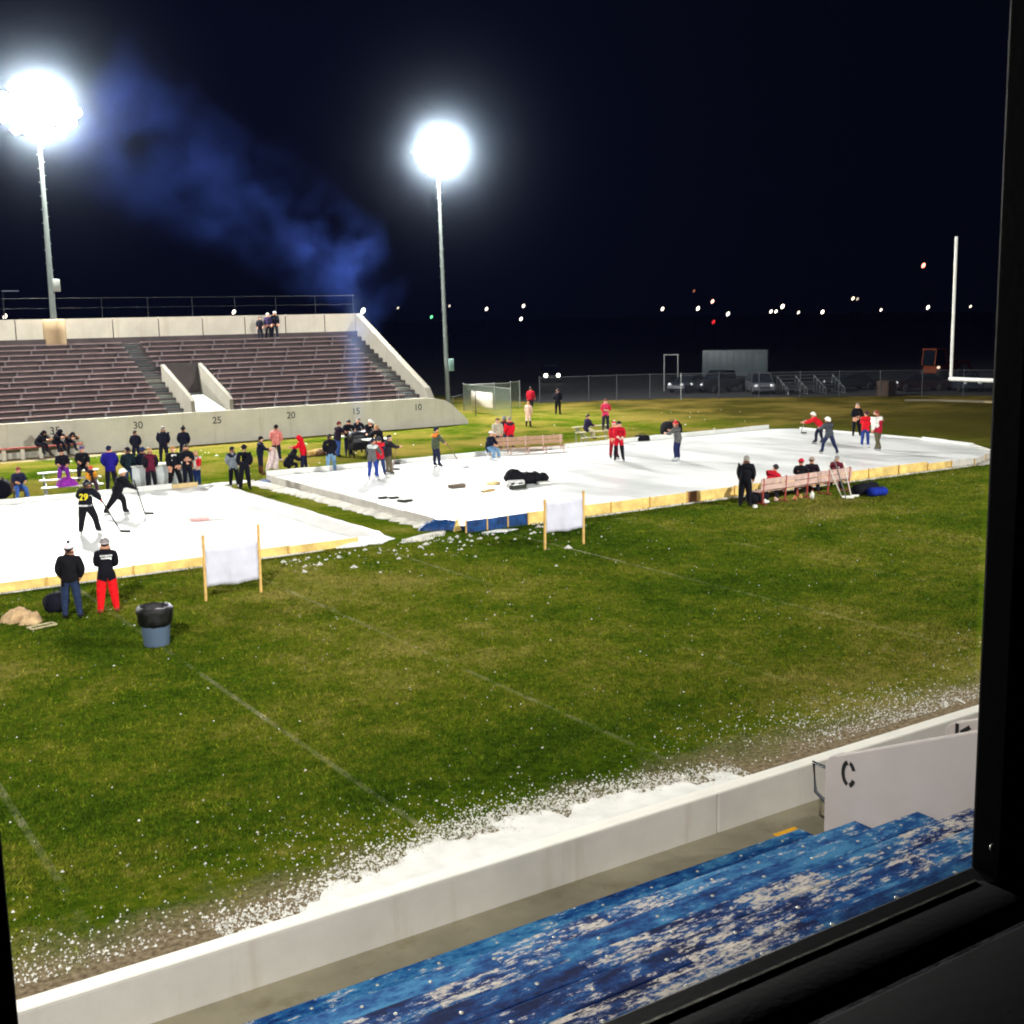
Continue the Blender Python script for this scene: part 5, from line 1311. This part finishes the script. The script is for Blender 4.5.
person(0, 0, 'dark figure bending low at the right of the red wall bench', 150, 1.72, dict(HUNCH, lean=62), (18, 18, 24), (26, 26, 42), BLACK, ('hood', (20, 20, 26)), at=on_wall_bench(68), seat=.655, bulk=1.2)

# --- between the rinks and along the far wall
person(234.5, 487.5, 'person in grey hooded top with navy shoulders and black trousers', 8, 1.70, POCKET, (128, 138, 148), (20, 20, 26), (190, 190, 190), ('cap', (24, 28, 40)), shoulders=(28, 32, 50), bulk=1.15)
person(245.5, 489.5, 'person in a long black coat beside the grey hooded top', -6, 1.84, POCKET, (18, 19, 28), (17, 18, 24), (30, 30, 32), ('hat', (24, 24, 28)), bulk=1.2, hem=.5)
p25 = person(261, 474, 'person in navy jacket and brown boots carrying a pale blanket', 80, 1.70, dict(STAND, sl=30, sr=26, el=50, er=50), (22, 26, 46), (24, 26, 44), (88, 58, 36), ('hat', BLACK), lower=(88, 58, 36), bulk=1.1)
hm = (p25[1][0]+p25[1][1])/2
b = MB(); n, k = 12, 9; vs = []; fs = []
for i in range(n+1):
    for j in range(k+1):
        u, v = i/n*2-1, j/k; vs.append((u*(.20+.1*v)+.05*math.sin(v*5), .06*math.sin(u*6+v*3), -1.0*v+.08*math.cos(u*2)))
for i in range(n):
    for j in range(k): fs.append((i*(k+1)+j, (i+1)*(k+1)+j, (i+1)*(k+1)+j+1, i*(k+1)+j+1))
b.add(vs, fs, 0, True); bo = tag(b.build('blanket', N_CL(222, 200, 200), None, (hm.x+.06, hm.y-.02, hm.z+.04), 0, math.atan2(RT.y, RT.x)), 'pale pink blanket hanging from the hands of the person in navy', 'blanket'); bo.modifiers.new('thick', 'SOLIDIFY').thickness = .03
person(277, 461, 'person in pink hooded jacket and black hat near the wall', 20, 1.78, dict(POCKET), (212, 128, 124), (26, 28, 44), (190, 180, 180), ('hat', BLACK), bulk=1.2, hem=.2, hair='dark')
person(287, 473.5, 'person in black crouching on the grass in white shoes', 60, 1.75, dict(CROUCH, al=20, ar=20), (18, 18, 26), (20, 20, 30), (220, 220, 220), ('hood', (18, 18, 26)), bulk=1.3)
person(304.5, 472, 'person in red hooded top and dark jeans facing left', -80, 1.70, dict(REACH), (196, 20, 34), (28, 30, 56), (120, 120, 125), ('hood', (204, 22, 36)), bulk=1.12)
person(331.5, 473.5, 'person in black jacket and light blue jeans left of the grill', 5, 1.78, POCKET, (17, 18, 26), LJEANS, (24, 24, 30), ('hair', 'dark'), bulk=1.2)
person(338, 457, 'person in dark jacket and blue jeans with a maroon hat at the grill', 50, 1.78, REACH, (34, 24, 38), (48, 74, 140), BLACK, ('hat', (110, 30, 44)), bulk=1.12)
person(349, 455.5, 'tall person in black standing behind the small white table', 170, 1.86, REACH, (18, 18, 24), (30, 36, 58), BLACK, ('hair', 'dark'), bulk=1.12)
person(359, 452, 'dark figure standing in the smoke behind the grill', 175, 1.80, REACH, (26, 28, 40), (26, 26, 34), BLACK, ('hair', 'grey'), bulk=1.15)
person(370, 455, 'person in black jacket and white hat behind the grill tables', 160, 1.84, REACH, (20, 20, 26), (24, 24, 32), BLACK, ('cap', (228, 226, 216)), bulk=1.15)
person(381, 463, 'fair haired person in black jacket leaning over the grill table', -40, 1.86, dict(REACH, lean=20), (18, 18, 24), (22, 22, 28), BLACK, ('hair', 'blond'), bulk=1.25)
p35 = person(373, 480.5, 'skater in grey and white top and blue jeans seen from behind', 20, 1.72, GLIDE, (96, 98, 98), (38, 62, 140), (190, 195, 200), ('cap', (36, 42, 70)), Z2, sleeves=(86, 88, 86), shoulders=(200, 205, 205), skates=True, bulk=1.1)
p36 = person(380.5, 477, 'skater in red top between two others at the rink edge', -10, 1.68, GLIDE, (190, 30, 46), (40, 54, 96), (60, 60, 66), ('hat', (60, 62, 70)), Z2, sleeves=(40, 46, 66), skates=True)
p37 = person(387.5, 475, 'skater in dark jacket with a white banded hat and brown trousers', 60, 1.68, dict(GLIDE, sl=40, sr=40), (38, 34, 40), (92, 84, 66), (50, 40, 36), ('hat', (30, 30, 34), (232, 232, 230)), Z2, skates=True)
carry_stick(p37, (393, 470), Z2, 'short brown hockey stick held by the skater in a white banded hat', (110, 70, 50), .5)
p38 = person(436, 467.5, 'skater in green camouflage vest with orange shoulders holding a stick', 60, 1.76, dict(GLIDE, lean=6, hl=6, hr=6, kl=10, kr=10), (70, 78, 62), (28, 34, 56), (22, 22, 24), ('hat', (28, 40, 60)), Z2, shoulders=(232, 120, 44), skates=True, bulk=1.1)
carry_stick(p38, (463, 468), Z2, 'pale hockey stick reaching right from the orange shouldered skater', (130, 108, 70))

# --- far side of the right rink
person(489, 460.5, 'seated person in navy jacket, white cap and light jeans left of the plank bench', 120, 1.74, SIT, (20, 24, 42), LJEANS, (200, 200, 200), ('cap', (232, 230, 225)), seat=.46, bulk=1.2)
c0 = g(489, 460.5); t = thing('stool', 'low folding stool under the person in the white cap', 'stool', (c0.x, c0.y, 0), 0)
b = MB(); b.box((0, 0, .44), (.42, .38, .03), 0, None, .01); b.build('seat', M_TARP, t)
for sx in (-.18, .18):
    for a_, c_ in ((-.16, .16), (.16, -.16)): b = MB(); b.bar((sx, a_, 0), (sx, c_, .43), .022, .022); b.build('leg', M_METAL, t)
person(498, 452, 'person in pale tan jacket standing left behind the plank bench', 175, 1.72, STAND, (176, 168, 150), (40, 44, 60), BLACK, ('hair', 'brown'), bulk=1.15)
person(504, 450.5, 'person in navy jacket and blue jeans in the middle behind the plank bench', 10, 1.76, STAND, (26, 30, 46), (50, 64, 100), BLACK, ('hat', (120, 130, 130)), bulk=1.2)
person(510.5, 451, 'person in dark jacket with red sleeves at the right behind the plank bench', -20, 1.74, STAND, (206, 24, 42), (34, 36, 50), BLACK, ('hair', 'grey'), sleeves=(214, 26, 44), shoulders=(40, 40, 52), bulk=1.15)
person(531, 412, 'person in red jersey and black trousers walking beyond the grass edge', 20, 1.82, WALK, (186, 28, 48), (24, 22, 28), BLACK, ('hair', 'dark'), sleeves=(178, 30, 48), bulk=1.2)
person(528.5, 426.5, 'child in pale pink clothes and black boots beyond the rink', 20, 1.55, STAND, (222, 184, 168), (222, 190, 176), BLACK, ('hair', 'blond'), bulk=1.15, lower=(24, 22, 28), hem=.4)
person(558, 414.5, 'person all in black standing alone before the fence', 10, 1.78, POCKET, (18, 19, 26), (16, 17, 22), BLACK, ('hair', 'dark'), bulk=1.2)
q_, s_ = on_bleacher(bl2, .5, 1); person(0, 0, 'person in dark purple coat seated on the pale bleacher', 60, 1.66, SIT, (36, 30, 56), (190, 180, 150), BLACK, ('hair', 'dark'), at=q_, seat=s_)
q_, s_ = on_bleacher(bl2, 1.75, 1); person(0, 0, 'person in pink and red jacket standing on the pale bleacher', 175, 1.66, FOLD, (208, 62, 96), (34, 34, 52), BLACK, ('hair', 'red'), at=Vector((q_.x, q_.y, s_+.0)), sleeves=(180, 34, 52))
p47 = person(619, 461.5, 'skater in long red jersey and black leggings with a black hat', 170, 1.78, dict(STAND, al=7, ar=7, sl=25, sr=25, el=45, er=45, inl=38, inr=38), (176, 18, 38), (18, 18, 26), BLACK, ('hat', (24, 36, 44)), Z2, hem=.62, gloves=(225, 190, 175), skates=True, bulk=1.2)
person(613.5, 459, 'skater in red jacket and red and white hat left of the black hat', 150, 1.68, STAND, (170, 22, 40), (120, 20, 36), BLACK, ('pom', (196, 40, 50), (230, 220, 220)), Z2, skates=True, hem=.5)
p48 = person(678, 461, 'skater in grey jacket, red hat and jeans turned to the left', -60, 1.76, dict(GLIDE, sl=45, sr=35, el=50, er=60), (86, 88, 88), (32, 38, 76), (200, 205, 210), ('pom', (196, 44, 52), (220, 120, 110)), Z2, skates=True, bulk=1.15)
p49 = person(821, 444, 'skater in red top and white helmet bending to the left at the far edge', -75, 1.76, BEND, (194, 28, 40), (24, 26, 44), (30, 30, 34), ('helmet', (236, 236, 225)), Z2, skates=True)
carry_stick(p49, (801, 433.5), Z2, 'dark hockey stick reaching left from the bending red skater', (44, 38, 36))
p50 = person(829, 454.5, 'skater in dark grey top and white helmet striding on the right ice', -35, 1.76, dict(SKATE, lean=18), (64, 68, 76), (32, 38, 70), (40, 40, 44), ('helmet', (236, 234, 224)), Z2, skates=True)
person(856, 436, 'person all in black standing left of the red jacket on the far ice', 165, 1.74, POCKET, (18, 19, 24), (17, 18, 22), BLACK, ('hair', 'grey'), Z2)
person(865, 448, 'skater in bright red jacket and blue jeans at the far right', 8, 1.72, FOLD, (196, 22, 36), (40, 58, 118), (200, 205, 210), ('hat', (70, 40, 46)), Z2, skates=True, bulk=1.22)
person(877.5, 451.5, 'tall skater in red vest with white sleeves and camouflage trousers', -40, 1.92, dict(WALK, hl=-16, hr=20, kl=24, kr=8), (150, 22, 44), (84, 78, 58), (70, 60, 46), ('hair', 'red'), Z2, sleeves=(225, 222, 212), shoulders=(225, 222, 212), skates=True, bulk=1.2, hem=.25)

# --- the near bench
person(745, 506.5, 'person in a hooded black coat seen from behind left of the players bench', 4, 1.80, dict(STAND, sal=12, sar=12), (15, 16, 22), (17, 17, 23), BLACK, ('hair', 'grey'), bulk=1.42, hem=.4, legbulk=1.25)
def on_bench(px):
    A, B = g(760, 505), g(850, 491); d = (B-A); u = (px-760)/90; return A+d*u+Vector((-d.y, d.x, 0)).normalized()*.26
person(0, 0, 'person in red jacket seated at the left of the players bench', 15, 1.66, dict(SIT, side=20), (178, 24, 42), (26, 26, 34), BLACK, ('hat', (52, 46, 52)), at=on_bench(773), seat=.485, bulk=1.2)
person(0, 0, 'person in black jacket and red hat seated in the middle of the players bench', 5, 1.70, SIT, (19, 19, 24), (26, 26, 34), BLACK, ('hat', (176, 24, 44)), at=on_bench(804), seat=.485, bulk=1.15)
person(0, 0, 'person in dark plum jacket and grey hat at the right of the players bench', 10, 1.70, SIT, (30, 20, 28), (26, 26, 34), BLACK, ('hat', (150, 132, 118)), at=on_bench(815), seat=.485, bulk=1.18)
person(0, 0, 'maroon jacketed person seated behind the leaning hockey sticks', 5, 1.62, SIT, (92, 26, 40), (26, 26, 34), BLACK, ('hair', 'grey'), at=on_bench(840), seat=.485)
# --- up by the parapet
TZ = RZ0+RR_*(ROWS-1)
for px, hh, lbl, cl, hd in ((260, 1.45, 'child in black top with a white chest standing low at the parapet', (28, 30, 40), ('hair', 'brown')), (268.5, 1.70, 'person in purple jacket with a white hat in the middle at the parapet', (52, 44, 76), ('hat', (205, 205, 200))), (275, 1.82, 'taller person in black with a pale hat at the right of the parapet group', (20, 24, 34), ('hat', (180, 182, 185)))):
    q_ = at_y(px, 334, 77.05); person(0, 0, lbl, 170, hh, STAND, cl, (30, 32, 44), BLACK, hd, at=Vector((q_.x, 77.05, TZ)), sleeves=cl, bulk=1.15)

# ------------------------------------------------------------------ smoke and night air
def smoke():
    path = [((361, 441), 61.9, .35), ((358, 420), 63, .5), ((354, 395), 65, .75), ((351, 360), 67, 1.0), ((352, 320), 69, 1.3), ((360, 285), 70, 1.7), ((350, 262), 70, 2.0), ((322, 246), 70, 2.1), ((292, 225), 71, 2.3), ((258, 205), 72, 2.6), ((222, 192), 73, 2.7), ((185, 172), 74, 2.8), ((150, 142), 74, 2.9), ((115, 120), 75, 3.0), ((85, 105), 75, 2.6)]
    pts = [at_y(p[0], p[1], Y) for p, Y, r_ in path]; rad = [r_*(1.2 if r_ < 1.2 else 1.65) for *_, r_ in path]
    b = MB(); b.tube(pts, [r_*1.35+.3 for r_ in rad], 14)
    mt = bpy.data.materials.new('grill_smoke'); mt.use_nodes = True; nt = mt.node_tree; nt.nodes.remove(nt.nodes['Principled BSDF'])
    p = geo(nt)
    wv = noise(nt, .22, 3, p); off = nt.nodes.new('ShaderNodeVectorMath'); off.operation = 'MULTIPLY_ADD'
    sub = nt.nodes.new('ShaderNodeVectorMath'); sub.operation = 'SUBTRACT'; nt.links.new(wv.outputs['Color'], sub.inputs[0]); sub.inputs[1].default_value = (.5, .5, .5)
    nt.links.new(sub.outputs[0], off.inputs[0]); off.inputs[1].default_value = (3.0, 3.0, 3.0); nt.links.new(p, off.inputs[2])
    acc = None
    for i, (q_, r_) in enumerate(zip(pts, rad)):
        ds = nt.nodes.new('ShaderNodeVectorMath'); ds.operation = 'DISTANCE'
        nt.links.new(off.outputs[0] if r_ > 1.4 else p, ds.inputs[0]); ds.inputs[1].default_value = q_
        seg = 1.0
        f_ = math_(nt, 'SUBTRACT', 1.0, math_(nt, 'DIVIDE', ds.outputs['Value'], r_*1.05), None, True)
        w = (.6, .6, .8, 1.2, 1.8, 2.4, 2.6, 2.0, 1.0, .7, .62, .52, .44, .34, .24)[i]
        f_ = math_(nt, 'MULTIPLY', f_, w)
        acc = f_ if acc is None else math_(nt, 'MAXIMUM', acc, f_)
    n1 = noise(nt, .36, 6, off.outputs[0], .62)
    nn = nt.nodes.new('ShaderNodeMapRange'); nn.inputs[1].default_value = .45; nn.inputs[2].default_value = .70; nt.links.new(n1.outputs[0], nn.inputs[0])
    den = math_(nt, 'MULTIPLY', math_(nt, 'MULTIPLY', acc, nn.outputs[0]), SMOKE)
    vs_ = nt.nodes.new('ShaderNodeVolumePrincipled'); vs_.inputs['Color'].default_value = (.11, .22, 1.0, 1); vs_.inputs['Anisotropy'].default_value = .0
    nt.links.new(den, vs_.inputs['Density']); nt.links.new(vs_.outputs[0], nt.nodes['Material Output'].inputs['Volume'])
    o = b.build('smoke', mt); tag(o, kind='stuff')
    rm = o.modifiers.new('remesh', 'REMESH'); rm.mode = 'VOXEL'; rm.voxel_size = .45
SMOKE = .026
smoke()
def smoke_column():
    pts = [at_y(x, y, Y) for x, y, Y in ((361, 436, 61.9), (359, 418, 63), (357, 396, 65), (355, 370, 67), (354, 345, 69), (357, 322, 71))]; rad = [.45, .6, .75, .9, 1.0, .95]
    hull = [pts[0]-Vector((0, 0, .8))]+pts+[pts[-1]+Vector((0, 0, 2.5)), pts[-1]+Vector((0, 0, 5))]
    b = MB(); b.tube(hull, [.5]+[r_*1.25 for r_ in rad]+[rad[-1]*1.4, rad[-1]*1.3], 14)
    mt = bpy.data.materials.new('thin_smoke'); mt.use_nodes = True; nt = mt.node_tree; nt.nodes.remove(nt.nodes['Principled BSDF'])
    p = geo(nt); acc = None
    for q_, r_ in zip(pts, rad):
        ds = nt.nodes.new('ShaderNodeVectorMath'); ds.operation = 'DISTANCE'
        sc_ = nt.nodes.new('ShaderNodeVectorMath'); sc_.operation = 'SUBTRACT'; nt.links.new(p, sc_.inputs[0]); sc_.inputs[1].default_value = q_
        ln = nt.nodes.new('ShaderNodeVectorMath'); ln.operation = 'LENGTH'; nt.links.new(scalev(nt, sc_.outputs[0], (1, 1, .38)), ln.inputs[0])
        f_ = math_(nt, 'SUBTRACT', 1.0, math_(nt, 'DIVIDE', ln.outputs['Value'], r_*1.0), None, True)
        acc = f_ if acc is None else math_(nt, 'MAXIMUM', acc, f_)
    n1 = noise(nt, .9, 4, scalev(nt, p, (1, 1, .45)), .6)
    nn = nt.nodes.new('ShaderNodeMapRange'); nn.inputs[1].default_value = .36; nn.inputs[2].default_value = .62; nt.links.new(n1.outputs[0], nn.inputs[0])
    v = nt.nodes.new('ShaderNodeVolumePrincipled'); v.inputs['Color'].default_value = (.30, .45, 1.0, 1)
    nt.links.new(math_(nt, 'MULTIPLY', math_(nt, 'MULTIPLY', acc, nn.outputs[0]), .12), v.inputs['Density']); nt.links.new(v.outputs[0], nt.nodes['Material Output'].inputs['Volume'])
    tag(b.build('smoke', mt), kind='stuff')
smoke_column()
b = MB(); b.box((60, 150, 26), (560, 500, 54))
mt = bpy.data.materials.new('night_air'); mt.use_nodes = True; nt = mt.node_tree; nt.nodes.remove(nt.nodes['Principled BSDF'])
v = nt.nodes.new('ShaderNodeVolumePrincipled'); v.inputs['Color'].default_value = (.22, .29, 1.0, 1); v.inputs['Density'].default_value = .00005; v.inputs['Anisotropy'].default_value = .25
nt.links.new(v.outputs[0], nt.nodes['Material Output'].inputs['Volume'])
tag(b.build('haze', mt), kind='stuff')

def bloom_ball(c, D, fall, R_, name='bloom_ball'):  # added fog ball whose density imitates lens bloom round a lamp
    b = MB(); b.ell(c, (R_, R_, R_), 24, 14)
    mt = bpy.data.materials.new('lamp_bloom'); mt.use_nodes = True; nt = mt.node_tree; nt.nodes.remove(nt.nodes['Principled BSDF'])
    ds = nt.nodes.new('ShaderNodeVectorMath'); ds.operation = 'DISTANCE'; nt.links.new(geo(nt), ds.inputs[0]); ds.inputs[1].default_value = c
    e = math_(nt, 'EXPONENT', math_(nt, 'MULTIPLY', ds.outputs['Value'], -1/fall))
    edge = math_(nt, 'SUBTRACT', 1.0, math_(nt, 'DIVIDE', ds.outputs['Value'], R_*.97), None, True)
    wide = math_(nt, 'MULTIPLY', math_(nt, 'EXPONENT', math_(nt, 'MULTIPLY', ds.outputs['Value'], -1/3.2)), .0026)
    den = math_(nt, 'MULTIPLY', math_(nt, 'MULTIPLY_ADD', e, D, wide), edge)
    v = nt.nodes.new('ShaderNodeVolumePrincipled'); v.inputs['Color'].default_value = (.60, .76, .95, 1)
    nt.links.new(den, v.inputs['Density']); nt.links.new(v.outputs[0], nt.nodes['Material Output'].inputs['Volume'])
    tag(b.build(name, mt), kind='stuff')
bloom_ball(FAR_L, .115, .85, 13)
bloom_ball(FAR_R, .115, .82, 13)
